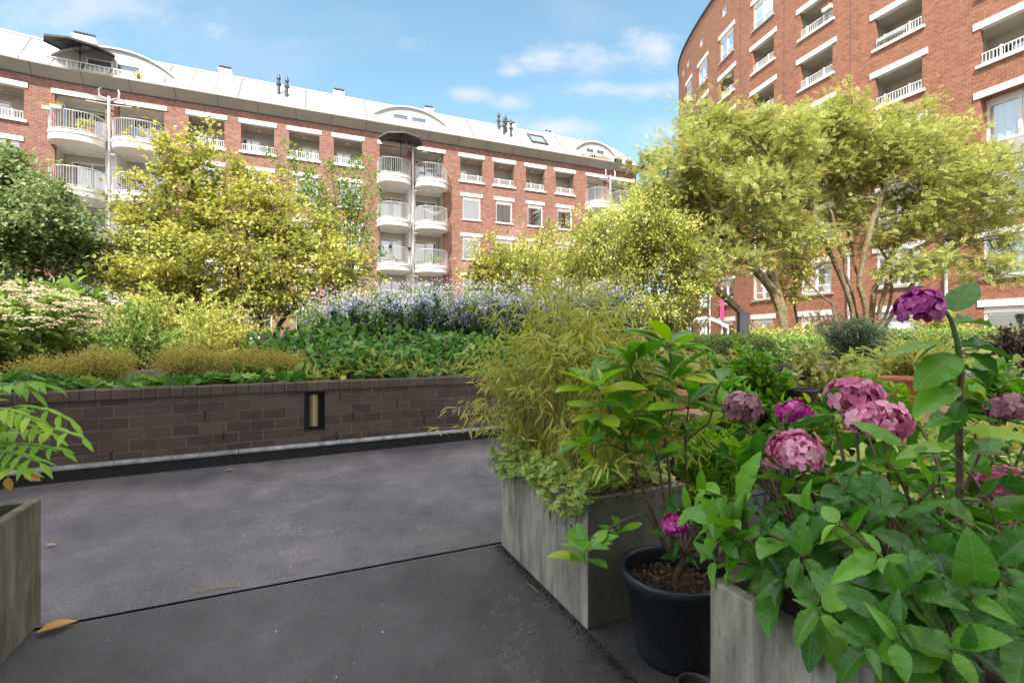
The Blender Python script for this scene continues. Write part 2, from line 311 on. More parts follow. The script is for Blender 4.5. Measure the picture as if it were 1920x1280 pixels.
# ------------------------------------------------------------------ builders
class MB:
    """collects vertices and faces (with per-vertex 'var' and 'lu') and links them as ONE mesh object"""
    def __init__(s): s.v = []; s.f = {}; s.var = []; s.lu = []; s.n = 0
    def add(s, V, F, var=None, lu=None):
        V = np.asarray(V, float).reshape(-1, 3); k = len(V)
        s.v.append(V)
        s.var.append(np.full(k, .5) if var is None else np.broadcast_to(np.asarray(var, float), (k,)))
        s.lu.append(V.copy() if lu is None else np.asarray(lu, float))
        if isinstance(F, np.ndarray): F = [F]
        else:
            d = {}
            for f in F: d.setdefault(len(f), []).append(f)
            F = [np.array(x) for x in d.values()]
        for a in F:
            if len(a): s.f.setdefault(a.shape[1], []).append(a + s.n)
        s.n += k; return s
    def box(s, c, dx, dy, dz, var=None):
        """c centre; dx,dy,dz half-extent vectors"""
        c, dx, dy, dz = map(np.asarray, (c, dx, dy, dz))
        V = [c + i * dx + j * dy + k * dz for k in (-1, 1) for j in (-1, 1) for i in (-1, 1)]
        return s.add(V, [(0, 2, 3, 1), (4, 5, 7, 6), (0, 1, 5, 4), (2, 6, 7, 3), (0, 4, 6, 2), (1, 3, 7, 5)], var)
    def build(s, name, mat, parent=None, smooth=False, loc=None):
        me = bpy.data.meshes.new(name)
        if s.n:
            V = np.concatenate(s.v); org = np.array(world_loc(parent)) if parent else (np.array(loc) if loc is not None else np.zeros(3))
            me.vertices.add(s.n); me.vertices.foreach_set('co', (V - org).astype(np.float32).ravel())
            loops = []; starts = []; p = 0
            for k, l in s.f.items():
                a = np.concatenate(l); loops.append(a.ravel()); starts.append(p + np.arange(len(a)) * k); p += a.size
            loops = np.concatenate(loops); starts = np.concatenate(starts)
            me.loops.add(len(loops)); me.loops.foreach_set('vertex_index', loops.astype(np.int32))
            me.polygons.add(len(starts)); me.polygons.foreach_set('loop_start', starts.astype(np.int32))
            me.update(calc_edges=True)
            a = me.attributes.new('var', 'FLOAT', 'POINT'); a.data.foreach_set('value', np.concatenate(s.var).astype(np.float32))
            a = me.attributes.new('lu', 'FLOAT_VECTOR', 'POINT'); a.data.foreach_set('vector', np.concatenate(s.lu).astype(np.float32).ravel())
            me.polygons.foreach_set('use_smooth', np.full(len(starts), bool(smooth)))
            me.validate()
        o = bpy.data.objects.new(name, me); COL.objects.link(o)
        if loc is not None and parent is None: o.location = loc
        if mat: me.materials.append(mat)
        if parent: o.parent = parent
        return o
def world_loc(o):
    v = np.zeros(3)
    while o is not None: v = v + np.array(o.location); o = o.parent
    return v
def tag(o, label=None, cat=None, group=None, kind=None):
    if label: o['label'] = label
    if cat: o['category'] = cat
    if group: o['group'] = group
    if kind: o['kind'] = kind
    return o
def thing(name, label, cat, loc, group=None):
    o = bpy.data.objects.new(name, None); COL.objects.link(o); o.location = loc; o.empty_display_size = .2
    return tag(o, label, cat, group)
def unit(a):
    a = np.asarray(a, float); return a / np.maximum(np.linalg.norm(a, axis=-1, keepdims=True), 1e-9)
def tubes(mb, A, B, ra, rb, k=5, var=None):
    A = np.asarray(A, float).reshape(-1, 3); B = np.asarray(B, float).reshape(-1, 3); n = len(A)
    ra = np.broadcast_to(np.asarray(ra, float), (n,)); rb = np.broadcast_to(np.asarray(rb, float), (n,))
    d = unit(B - A); ref = np.where(np.abs(d[:, 2:3]) > .9, [[1., 0, 0]], [[0, 0, 1.]])
    x = unit(np.cross(d, ref)); y = np.cross(d, x)
    an = np.arange(k) * 2 * pi / k
    ring = x[:, None] * np.cos(an)[None, :, None] + y[:, None] * np.sin(an)[None, :, None]
    V = np.concatenate([A[:, None] + ring * ra[:, None, None], B[:, None] + ring * rb[:, None, None]], 1).reshape(-1, 3)
    i = np.arange(k); j = (i + 1) % k
    f = np.stack([i, j, j + k, i + k], 1)
    F = (f[None] + (np.arange(n) * 2 * k)[:, None, None]).reshape(-1, 4)
    mb.add(V, F, var)
def polytube(mb, pts, r, k=6, cap=False):
    """continuous tube through pts, r scalar or per point"""
    P = np.asarray(pts, float); n = len(P); r = np.broadcast_to(np.asarray(r, float), (n,))
    T = unit(np.gradient(P, axis=0)); ref = np.array([0, 0, 1.]) if abs(T[0, 2]) < .9 else np.array([1., 0, 0])
    V = []
    x = unit(np.cross(T[0], ref))
    for i in range(n):
        x = unit(x - T[i] * np.dot(x, T[i])); y = np.cross(T[i], x)
        for a in range(k):
            an = 2 * pi * a / k; V.append(P[i] + r[i] * (cos(an) * x + sin(an) * y))
    F = [(i * k + a, i * k + (a + 1) % k, (i + 1) * k + (a + 1) % k, (i + 1) * k + a) for i in range(n - 1) for a in range(k)]
    if cap: F += [tuple(range(k))[::-1], tuple((n - 1) * k + a for a in range(k))]
    mb.add(V, F)
def lathe(mb, c, prof, k=32, var=None):
    V = []; F = []
    for (r, z) in prof:
        for a in range(k):
            an = 2 * pi * a / k; V.append((c[0] + r * cos(an), c[1] + r * sin(an), c[2] + z))
    for i in range(len(prof) - 1):
        for a in range(k):
            b = (a + 1) % k; F.append((i * k + a, i * k + b, (i + 1) * k + b, (i + 1) * k + a))
    mb.add(V, F, var)
# ---- leaf templates: verts (x across, y along, z normal), faces
def T_fold(w=.25, f=.06, mid=.42):
    return np.array([(0, 0, 0), (w, mid, f), (0, 1, -.06), (-w, mid, f)]), np.array([(0, 1, 2), (0, 2, 3)])
def T_grid(wf, nx=2, ny=6, cup=.15, droop=.35, serr=0, wave=0):
    V = []; F = []
    for j in range(ny + 1):
        t = j / ny; w = wf(t) * (1 + (serr if j % 2 else -serr))
        for i in range(-nx, nx + 1):
            u = i / nx
            V.append((w * u, t, cup * abs(u) * w - droop * t * t * .5 + wave * sin(t * 23) * abs(u) * w))
    m = 2 * nx + 1
    for j in range(ny):
        for i in range(2 * nx):
            F.append((j * m + i, j * m + i + 1, (j + 1) * m + i + 1, (j + 1) * m + i))
    return np.array(V), np.array(F)
def T_lobed(n=5, depth=.35, cup=.15):
    k = n * 4; V = [(0, .1, 0)]
    for i in range(k + 1):
        a = -pi * .86 + 1.72 * pi * i / k
        r = .5 * (1 - depth * (.5 + .5 * cos(2 * pi * i / 4)))* (1 - .06 * (i % 2))
        V.append((r * sin(a), .12 + r * cos(a) + .3 * 0, cup * r * (1 if i % 4 == 2 else .4)))
    return np.array(V), np.array([(0, i, i + 1) for i in range(1, k + 1)])
def T_disc(n=6):
    V = [(0, 0, .1)] + [(.5 * cos(2 * pi * i / n) * (1 if i % 2 else .75), .5 * sin(2 * pi * i / n) * (1 if i % 2 else .75), 0) for i in range(n)]
    return np.array(V), np.array([(0, 1 + i, 1 + (i + 1) % n) for i in range(n)])
def T_feather():
    """compound leaf: a few narrow leaflets on one axis"""
    V = []; F = []
    for (t, s) in ((.2, 1), (.25, -1), (.5, 1), (.55, -1), (.78, 1), (.8, -1), (.95, 0)):
        b = np.array((0, t, 0)); d = unit(np.array((s * .8, .65 if s else 1, -.1))); pr = np.array((-d[1], d[0], 0)) * .085
        L = .42 if s else .35; k = len(V)
        V += [b, b + d * L * .5 + pr, b + d * L, b + d * L * .5 - pr]; F += [(k, k + 1, k + 2), (k, k + 2, k + 3)]
    return np.array(V), np.array(F)
TL = dict(fold=T_fold(), wide=T_fold(.36, .1), narrow=T_fold(.075, .02, .35), needle=T_fold(.05, .01),
          hydr=T_grid(lambda t: .30 * (sin(pi * min(1, t ** .8)) ** .75) * (1 - .12 * t) + .004, 3, 18, .28, .5, .035, .05),
          rhodo=T_grid(lambda t: .19 * sin(pi * t ** 1.45) ** .8 + .008, 2, 8, .25, .25),
          oval=T_grid(lambda t: .27 * sin(pi * t ** .9) ** .8 + .005, 1, 4, .3, .3),
          strap=T_grid(lambda t: .05 * sin(pi * (t * .93 + .05)) ** .7, 1, 6, .3, 1.0),
          willow=T_grid(lambda t: .075 * sin(pi * t ** .8) + .003, 1, 5, .3, .5),
          lobed=T_lobed(), lobed7=T_lobed(7, .28), disc=T_disc(), feather=T_feather(),
          petal=T_grid(lambda t: .42 * sin(pi * (t * .8 + .04)) ** .8, 1, 3, .35, .3))
for k_, (w_, c_, d_, v_) in enumerate(((1, .28, .5, .05), (.82, .45, .9, .09), (1.12, .15, .25, .04), (.9, .6, .6, .12), (1.0, -.1, .75, .07), (.7, .35, 1.15, .03))):
    TL['hydr%d' % k_] = T_grid(lambda t, w_=w_: w_ * .30 * (sin(pi * min(1, t ** .8)) ** .75) * (1 - .12 * t) + .004, 3, 18, c_, d_, .035, v_)
    TL['rhodo%d' % k_] = T_grid(lambda t, w_=w_: w_ * .21 * sin(pi * t ** 1.45) ** .8 + .008, 2, 8, c_ * .8, d_ * .6)
def leaves(mb, tmpl, pos, d, up, size, var, jit=0):
    if tmpl in ('hydr', 'rhodo'):
        k = rng.integers(0, 6, len(pos)); n = len(pos)
        up = np.broadcast_to(np.asarray(up, float), (n, 3)); size = np.broadcast_to(np.asarray(size, float), (n,)); var = np.broadcast_to(np.asarray(var, float), (n,)); pos = np.asarray(pos); d = np.asarray(d)
        for j in range(6):
            q = k == j
            if q.any(): leaves(mb, '%s%d' % (tmpl, j), pos[q], d[q], up[q], size[q], var[q])
        return
    V, F = TL[tmpl] if isinstance(tmpl, str) else tmpl
    pos = np.asarray(pos); n = len(pos)
    if n == 0: return
    d = unit(d); up = np.asarray(up, float); x = unit(np.cross(d, up)); z = np.cross(x, d)
    size = np.broadcast_to(np.asarray(size, float), (n,))
    W = (x[:, None] * V[None, :, 0:1] + d[:, None] * V[None, :, 1:2] + z[:, None] * V[None, :, 2:3]) * size[:, None, None] + pos[:, None]
    Fa = (F[None] + (np.arange(n) * len(V))[:, None, None]).reshape(-1, F.shape[1])
    var = np.repeat(np.clip(np.broadcast_to(np.asarray(var, float), (n,)), 0, 1), len(V))
    lu = np.tile(V, (n, 1)); mb.add(W.reshape(-1, 3), Fa, var, lu)
def rdir(n, z0=-1, z1=1):
    z = rng.uniform(z0, z1, n); a = rng.uniform(0, 2 * pi, n); r = np.sqrt(np.maximum(0, 1 - z * z))
    return np.stack([r * np.cos(a), r * np.sin(a), z], 1)
def in_ell(n, c, r, power=.5, zmin=None):
    """random points in an ellipsoid, denser to the outside"""
    P = rdir(n) * (rng.uniform(0, 1, (n, 1)) ** power) * np.asarray(r) + np.asarray(c)
    if zmin is not None: P[:, 2] = np.maximum(P[:, 2], zmin + rng.uniform(0, .1, n))
    return P
def bez(A, C, B, t):
    return A * (1 - t) ** 2 + 2 * C * t * (1 - t) + B * t * t
def stems(mb, base, tips, r0, r1, nseg=5, sag=.25, k=4, spread=.5):
    """curved stems base->tips; returns sampler(t)->(points, tangents)"""
    base = np.asarray(base, float); tips = np.asarray(tips, float); n = len(tips)
    if base.ndim == 1: base = np.tile(base, (n, 1))
    C = base + (tips - base) * np.array([spread, spread, .75]) + rng.normal(0, .04, (n, 3)) * np.linalg.norm(tips - base, axis=1)[:, None]
    C[:, 2] += sag * np.linalg.norm(tips - base, axis=1) * .2
    ts = np.linspace(0, 1, nseg + 1)
    P = np.stack([bez(base, C, tips, t) for t in ts], 1)
    rr = r0 + (r1 - r0) * ts
    if mb is not None:
        tubes(mb, P[:, :-1].reshape(-1, 3), P[:, 1:].reshape(-1, 3), np.tile(rr[:-1], n), np.tile(rr[1:], n), k)
    def samp(idx, t):
        t = t[:, None]; a, c, b = base[idx], C[idx], tips[idx]
        return bez(a, c, b, t), unit(2 * (1 - t) * (c - a) + 2 * t * (b - c))
    return samp
def stem_plant(t, base, tips, tmpl, size, lmat, smat, per=14, t0=.3, r0=.006, r1=.002, out=.8, upb=.3, droop=0, nseg=5, spread=.5, sv=.3, name='foliage', lift=None, sag=.25, varf=None):
    sm = MB(); samp = stems(sm, base, tips, r0, r1, nseg, sag, 4, spread); n = len(tips)
    if smat: sm.build('stem', MT[smat] if isinstance(smat, str) else smat, t)
    idx = np.repeat(np.arange(n), per); tt = t0 + (1 - t0) * (np.tile((np.arange(per) + .5) / per, n) + rng.uniform(-.5, .5, n * per) / per)
    P, T = samp(idx, np.clip(tt, 0, 1))
    D = unit(T * .5 + rdir(len(P)) * out + np.array([0, 0, upb - droop]))
    up = unit(np.array([0, 0, 1.]) + rdir(len(P)) * .55)
    mb = MB(); sz = size * rng.uniform(1 - sv, 1 + sv, len(P))
    var = rng.uniform(0, 1, len(P)) * .7 + np.repeat(rng.uniform(0, .3, n), per)
    if varf is not None: var = varf(P, var)
    leaves(mb, tmpl, P, D, up, sz, var)
    mb.build(name, LF[lmat], t, smooth=tmpl in ('hydr', 'rhodo', 'petal', 'oval')); return samp
def skeleton(base, top, att, step=.35, up_pen=.6, order_noise=.6):
    """greedy branching from trunk polyline to attraction points; returns nodes, parent, isleaf"""
    trunk = [np.array(p, float) for p in base]
    nodes = []; par = []
    for i, p in enumerate(trunk):
        nodes.append(p); par.append(i - 1)
    nodes = np.array(nodes); par = list(par); N_ = [nodes]
    P = np.zeros((60000, 3)); n = len(nodes); P[:n] = nodes
    start = top
    od = np.linalg.norm(att - nodes[-1], axis=1) + rng.uniform(0, order_noise, len(att))
    tips = []
    for i in np.argsort(od):
        a = att[i]; q = P[start:n]; v = a - q; dist = np.linalg.norm(v, axis=1)
        cost = dist + up_pen * np.maximum(0, q[:, 2] - a[2])
        j = start + int(np.argmin(cost)); d = np.linalg.norm(a - P[j])
        m = max(1, int(d / step)); p0 = P[j].copy()
        pd = unit(P[j] - P[par[j]]) if par[j] >= 0 else np.array([0, 0, 1.])
        c = p0 + pd * d * .3 + (a - p0) * .25 + np.array([0, 0, .08 * d])
        prev = j
        for k in range(1, m + 1):
            t = k / m; p = bez(p0, c, a, t) + (rng.normal(0, .03, 3) * min(1, d) if k < m else 0)
            P[n] = p; par.append(prev); prev = n; n += 1
        tips.append(prev)
    return P[:n], np.array(par), np.array(tips)
def branches(mb, P, par, tips, rtip=.006, expo=.5, rmax=.12, k=6):
    w = np.zeros(len(P)); w[tips] = 1
    for i in range(len(P) - 1, 0, -1):
        if par[i] >= 0: w[par[i]] += w[i]
    w = np.maximum(w, 1); r = np.minimum(rtip * w ** expo, rmax)
    i = np.arange(1, len(P)); i = i[par[i] >= 0]
    big = r[i] > .02
    for sel, kk in ((i[big], 8), (i[~big], 4)):
        if len(sel): tubes(mb, P[par[sel]], P[sel] + unit(P[sel] - P[par[sel]]) * .01, np.minimum(r[par[sel]], r[sel] * 1.35), r[sel], kk)
    return r
# ------------------------------------------------------------------ paths of the two facades
class Path:
    def __init__(s, s0, s1, ks, kh, org, right):
        s.S = np.arange(s0, s1, .05); h = np.radians(np.interp(s.S, ks, kh))
        T = np.stack([np.cos(h), np.sin(h)], 1) if right else np.stack([np.sin(h), np.cos(h)], 1)
        X = np.cumsum(T * .05, 0); i0 = int(np.argmin(abs(s.S))); s.X = X - X[i0] + np.array(org)
        s.T = T; s.Nn = np.stack([T[:, 1], -T[:, 0]], 1) if right else np.stack([-T[:, 1], T[:, 0]], 1)
    def p(s, u, t=0, z=0):
        x = np.interp(u, s.S, s.X[:, 0]) + t * np.interp(u, s.S, s.Nn[:, 0]); y = np.interp(u, s.S, s.X[:, 1]) + t * np.interp(u, s.S, s.Nn[:, 1])
        return np.array([x, y, z])
    def at(s, px):
        """distance along the facade seen in a given photo column"""
        q = 960 + 900 * s.X[:, 0] / s.X[:, 1]; ok = (s.X[:, 1] > 1) & (s.S < 18.5 if s.X[0, 0] > 0 else s.S < 99)
        i = np.where(ok)[0]; qq = q[i]; o = np.argsort(qq); return float(np.interp(px, qq[o], s.S[i][o]))
PL = Path(-9, 40, [-9, -4, -.8, 0, 40], [36, 33, 23.5, 22.6, 22.6], (-22.0, 26.1), True)
PR = Path(-16, 34, [-25, 0, 3, 6, 9, 12.5, 16, 18, 20, 23, 28, 34], [-24, -23, -18.5, -14.5, -9, -3, 1.5, 6, 16, 32, 50, 70], (17.25, 23.15), False)
def pbox(mb, P, s0, s1, t0, t1, z0, z1, seg=1):
    for i in range(seg):
        a = s0 + (s1 - s0) * i / seg; b = s0 + (s1 - s0) * (i + 1) / seg
        V = [P.p(u, t, z) for z in (z0, z1) for t in (t0, t1) for u in (a, b)]
        mb.add(V, [(0, 2, 3, 1), (4, 5, 7, 6), (0, 1, 5, 4), (2, 6, 7, 3), (0, 4, 6, 2), (1, 3, 7, 5)])
def quad(mb, P, pts, lu=None):
    mb.add([P.p(*q) for q in pts], [tuple(range(len(pts)))], None, lu)
def wall_with_holes(mb, P, s0, s1, z0, z1, holes, depth=.12, ds=1.2, t=0, slant=None):
    us = {s0, s1}; zs = {z0, z1}
    for h in holes:
        us |= {max(s0, h[0]), min(s1, h[1])}; zs |= {h[2], h[3]}
    k = int((s1 - s0) / ds) + 1
    us |= {s0 + (s1 - s0) * i / k for i in range(k + 1)}
    us = sorted(us); zs = sorted(zs)
    us = [u for i, u in enumerate(us) if i == 0 or u - us[i - 1] > 1e-5]
    for a, b in zip(us[:-1], us[1:]):
        run = None
        for c, d in zip(zs[:-1], zs[1:]):
            m, q = (a + b) / 2, (c + d) / 2
            if any(h[0] < m < h[1] and h[2] < q < h[3] for h in holes): continue
            quad(mb, P, [(a, t, c), (b, t, c), (b, t, d), (a, t, d)], [(a, c, 0), (b, c, 0), (b, d, 0), (a, d, 0)])
    for h in holes:
        a, b, c, d = h[:4]; dp = h[4] if len(h) > 4 else depth
        quad(mb, P, [(a, t, c), (a, t - dp, c), (a, t - dp, d), (a, t, d)], [(a, c, 0), (a - dp, c, 0), (a - dp, d, 0), (a, d, 0)])
        quad(mb, P, [(b, t, c), (b, t - dp, c), (b, t - dp, d), (b, t, d)], [(b, c, 0), (b + dp, c, 0), (b + dp, d, 0), (b, d, 0)])
        quad(mb, P, [(a, t, d), (b, t, d), (b, t - dp, d), (a, t - dp, d)], [(a, d, 0), (b, d, 0), (b, d + dp, 0), (a, d + dp, 0)])
        quad(mb, P, [(a, t, c), (b, t, c), (b, t - dp, c), (a, t - dp, c)], [(a, c, 0), (b, c, 0), (b, c - dp, 0), (a, c - dp, 0)])
def curtain_mesh(P, a, b, t, z0, z1, waves):
    mb = MB(); n = max(8, int((b - a) * waves)); V = []; F = []
    for i in range(n + 1):
        u = a + (b - a) * i / n; tt = t + .03 * sin(i * 2.1) + .012 * sin(i * 5.3)
        V += [P.p(u, tt, z0), P.p(u, tt, z1)]
    for i in range(n): F.append((2 * i, 2 * i + 2, 2 * i + 3, 2 * i + 1))
    return mb.add(V, F)
def window(P, parent, a, b, z0, z1, t, cols=1, style='curtain', shutter=.22, transom=0, fw=.075, name='window', deep=.45):
    fr = MB(); zt = z1 - shutter
    if shutter:
        pbox(fr, P, a, b, t - .02, t + .05, zt, z1)
        pbox(fr, P, a + .05, b - .05, t + .05, t + .065, zt + .06, zt + .08); pbox(fr, P, a + .05, b - .05, t + .05, t + .065, zt + .13, zt + .145)
    pbox(fr, P, a, a + fw, t - .05, t + .02, z0, zt); pbox(fr, P, b - fw, b, t - .05, t + .02, z0, zt)
    pbox(fr, P, a + fw, b - fw, t - .05, t + .02, z0, z0 + fw); pbox(fr, P, a + fw, b - fw, t - .05, t + .02, zt - fw, zt)
    w = (b - a) / cols
    for i in range(1, cols): pbox(fr, P, a + i * w - .05, a + i * w + .05, t - .045, t + .017, z0 + fw, zt - fw)
    if transom:
        for i in range(cols): pbox(fr, P, a + i * w + (.05 if i else fw), a + (i + 1) * w - (.05 if i < cols - 1 else fw), t - .042, t + .012, z0 + transom - .035, z0 + transom + .035)
    o = fr.build(name, MT['white'], parent)
    g = MB()
    for i in range(cols):
        quad(g, P, [(a + i * w + .04, t - .03, z0 + .03), (a + (i + 1) * w - .04, t - .03, z0 + .03), (a + (i + 1) * w - .04, t - .03, zt - .03), (a + i * w + .04, t - .03, zt - .03)])
    g.build('pane', MT['glass'], o)
    # room behind: dark box open to the glass
    r = MB(); q = t - .052; e = q - deep
    quad(r, P, [(a + .01, e, z0), (b - .01, e, z0), (b - .01, e, zt), (a + .01, e, zt)]); quad(r, P, [(a + .01, q, z0), (a + .01, e, z0), (a + .01, e, zt), (a + .01, q, zt)])
    quad(r, P, [(b - .01, q, z0), (b - .01, e, z0), (b - .01, e, zt), (b - .01, q, zt)]); quad(r, P, [(a + .01, q, zt), (b - .01, q, zt), (b - .01, e, zt), (a + .01, e, zt)])
    quad(r, P, [(a + .01, q, z0), (b - .01, q, z0), (b - .01, e, z0), (a + .01, e, z0)])
    r.build('room', MT['dark'], o)
    if style in ('curtain', 'curtdark', 'curtred'):
        mt = MT['curtain' if style == 'curtain' else style]; gap = random.choice([0, 0, .25, .4]) * (b - a); m = (a + b) / 2
        c = curtain_mesh(P, a + .02, m - gap / 2, t - .12, z0 + .02, zt, 14); c2 = curtain_mesh(P, m + gap / 2, b - .02, t - .12, z0 + .02, zt, 14)
        for k, l in c2.f.items():
            for x in l: c.f.setdefault(k, []).append(x + c.n)
        c.v += c2.v; c.var += c2.var; c.lu += c2.lu; c.n += c2.n
        c.build('curtain', mt, o)
    elif style in ('blind', 'beige'):
        m = MB(); h = random.choice([.45, .7, 1.0]); zz = zt - (zt - z0) * h
        quad(m, P, [(a + .03, t - .1, zz), (b - .03, t - .1, zz), (b - .03, t - .1, zt), (a + .03, t - .1, zt)]); m.build('blind', MT['beige' if style == 'beige' else 'curtain'], o)
    return o
def railing(P, parent, a, b, t, z0, z1, gap=.11, posts=True):
    mb = MB(); pbox(mb, P, a, b, t - .02, t + .02, z1 - .035, z1, 2); pbox(mb, P, a, b, t - .015, t + .015, z0 + .03, z0 + .055, 2)
    n = int((b - a) / gap)
    for i in range(n + 1):
        u = a + .02 + (b - a - .04) * i / n; pbox(mb, P, u - .011, u + .011, t - .011, t + .011, z0 + .05, z1 - .03)
    if posts:
        for u in (a + (b - a) * .25, a + (b - a) * .8): pbox(mb, P, u - .03, u + .03, t - .03, t + .035, z0, z1 + .05)
    mb.build('railing', MT['white'], parent)
def loggia(P, parent, a, b, z0, z1, depth=1.3, door=0, style='dark', lin=.26, sill=.12, over=.14, mirror=False, lamp=True):
    """recess shell, lintel, sill, railing and the glazed back wall"""
    lb = MB(); pbox(lb, P, a - over, b + over, .003, .045, z1, z1 + lin); pbox(lb, P, a + .003, b - .003, -.215, .003, z1 - .014, z1 - .003)
    lb.build('lintel', MT['lintel'], parent)
    sb = MB(); pbox(sb, P, a - .12, b + .12, .004, .09, z0 - sill, z0); pbox(sb, P, a + .004, b - .004, -.2, .004, z0 + .002, z0 + .03); sb.build('sill', MT['lintel'], parent)
    railing(P, parent, a + .03, b - .03, -.04, z0 + .03, z0 + .46)
    zf = z0 - .55; d = -depth; f = -.22
    sh = MB()
    quad(sh, P, [(a - .25, f, z1), (b + .25, f, z1), (b + .25, d, z1), (a - .25, d, z1)]); quad(sh, P, [(a - .25, f, zf), (b + .25, f, zf), (b + .25, d, zf), (a - .25, d, zf)])
    quad(sh, P, [(a - .25, f, zf), (a - .25, d, zf), (a - .25, d, z1), (a - .25, f, z1)]); quad(sh, P, [(b + .25, f, zf), (b + .25, d, zf), (b + .25, d, z1), (b + .25, f, z1)])
    w = b - a + .5; x0 = a - .25
    doors = {0: (.05, .52), 1: (.42, .9), 2: (.2, .62), 3: (0, 0), 4: (.02, .98)}[door]
    if mirror: doors = (1 - doors[1], 1 - doors[0])
    da, db = x0 + w * doors[0], x0 + w * doors[1]; zt = z1 - .42
    hs = [(da, db, zf, zt, .03)] if door != 3 else []
    wall_with_holes(sh, P, x0, b + .25, zf, z1, hs, .03, 9, d)
    # slab joints of the ceiling
    for i in range(1, 3): pbox(sh, P, x0 + w * i / 3 - .008, x0 + w * i / 3 + .008, d, f, z1 - .004, z1 - .001)
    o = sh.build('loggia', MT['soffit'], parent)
    # masonry edge between front skin and loggia shell
    if door != 3:
        window(P, o, da, db, zf, zt, d + .01, 2, style, 0, 0, .09, 'balcony_door', .3)
    if lamp:
        m = MB(); pbox(m, P, (a + b) / 2 - .12, (a + b) / 2 + .12, -.75, -.6, z1 - .10, z1 - .005); m.build('ceiling_lamp', MT['white'], o)
    return o
# ------------------------------------------------------------------ left building
E_ = EYE
BL = thing('apartment_building', 'long red brick apartment block with white metal roof and stacked round balconies', 'building', tuple(PL.p(16, 0, .5)))
A = PL.at
s_end = A(1193)
rowtop = (11.33 + E_, 13.0 + E_)
logs = [(-70, 45), (354, 421), (452, 514), (542, 599), (626, 679), (863, 905), (926, 964), (986, 1021), (1042, 1076)]
bays = [(103, 308, 197, 220), (712, 832, 766, 779), (1101, 1187, 1137, 1144)]
holes = []
L_ = []
for a, b in logs:
    a, b = A(a), A(b)
    if a < -8: a = b - 3.0
    L_.append((a, b)); holes.append((a, b, *rowtop, .22))
wz = [(8.62 + E_, 10.24 + E_), (5.82 + E_, 7.42 + E_), (3.02 + E_, 4.62 + E_), (.22 + E_, 1.82 + E_)]
wcols = []
for i, (a, b) in enumerate(L_):
    m = (a + b) / 2; hw = (b - a) / 2 * .80 if i else .9
    if i in (1, 2, 3, 4): m += .12; hw *= .92
    wcols.append((m - hw, m + hw))
for (a, b) in wcols:
    for z0, z1 in wz: holes.append((a, b, z0, z1, .14))
B_ = []
for a, b, c, d in bays:
    a, b, c, d = A(a), A(b), A(c), A(d); B_.append((a, b, c, d)); holes.append((a, b, -.6 + E_, rowtop[1], .22))
w = MB(); wall_with_holes(w, PL, -8.8, s_end, -1.0, 13.72 + E_, holes)
# end wall, back wall
e = s_end
quad(w, PL, [(e, 0, -1), (e, -11, -1), (e, -11, 13.72 + E_), (e, 0, 13.72 + E_)], [(0, 0, 0), (11, 0, 0), (11, 15, 0), (0, 15, 0)])
quad(w, PL, [(-8.8, -11, -1), (e, -11, -1), (e, -11, 15), (-8.8, -11, 15)], [(0, 0, 0), (40, 0, 0), (40, 15, 0), (0, 15, 0)])
quad(w, PL, [(-8.8, 0, -1), (-8.8, -11, -1), (-8.8, -11, 15), (-8.8, 0, 15)], [(0, 0, 0), (11, 0, 0), (11, 15, 0), (0, 15, 0)])
w.build('wall', MT['brickL'], BL)
doors = [(2, 'dark'), (0, 'curtain'), (0, 'curtain'), (1, 'dark'), (2, 'dark'), (0, 'dark'), (3, 'dark'), (2, 'dark'), (0, 'curtred')]
for (a, b), (dn, st) in zip(L_, doors): loggia(PL, BL, a, b, *rowtop, door=dn, style=st)
sty = ['curtain', 'blind', 'curtain', 'curtain', 'beige', 'curtain', 'blind']
for i, (a, b) in enumerate(wcols):
    for j, (z0, z1) in enumerate(wz):
        if i in (1,) and j == 3: continue
        window(PL, BL, a, b, z0, z1, -.09, 1 if i else 1, 'curtain' if (i, j) in ((5, 0), (7, 0)) else 'beige' if (i, j) == (5, 1) else random.choice(sty), .2)
        lb = MB(); pbox(lb, PL, a - .16, b + .16, .003, .045, z1 + .003, z1 + .235); lb.build('lintel', MT['lintel'], BL)
        sb = MB(); pbox(sb, PL, a - .08, b + .08, .004, .07, z0 - .07, z0 - .002); sb.build('sill', MT['lintel'], BL)
def balcony_plan(a, b, T, n=22, inset=0, ex=2.6):
    m, h = (a + b) / 2, (b - a) / 2 - inset; T = T - inset; out = []
    for i in range(n + 1):
        th = pi * i / n; c, s_ = cos(pi - th), sin(th)
        out.append((m + h * math.copysign(abs(c) ** (2 / ex), c), T * abs(s_) ** (2 / ex)))
    return out
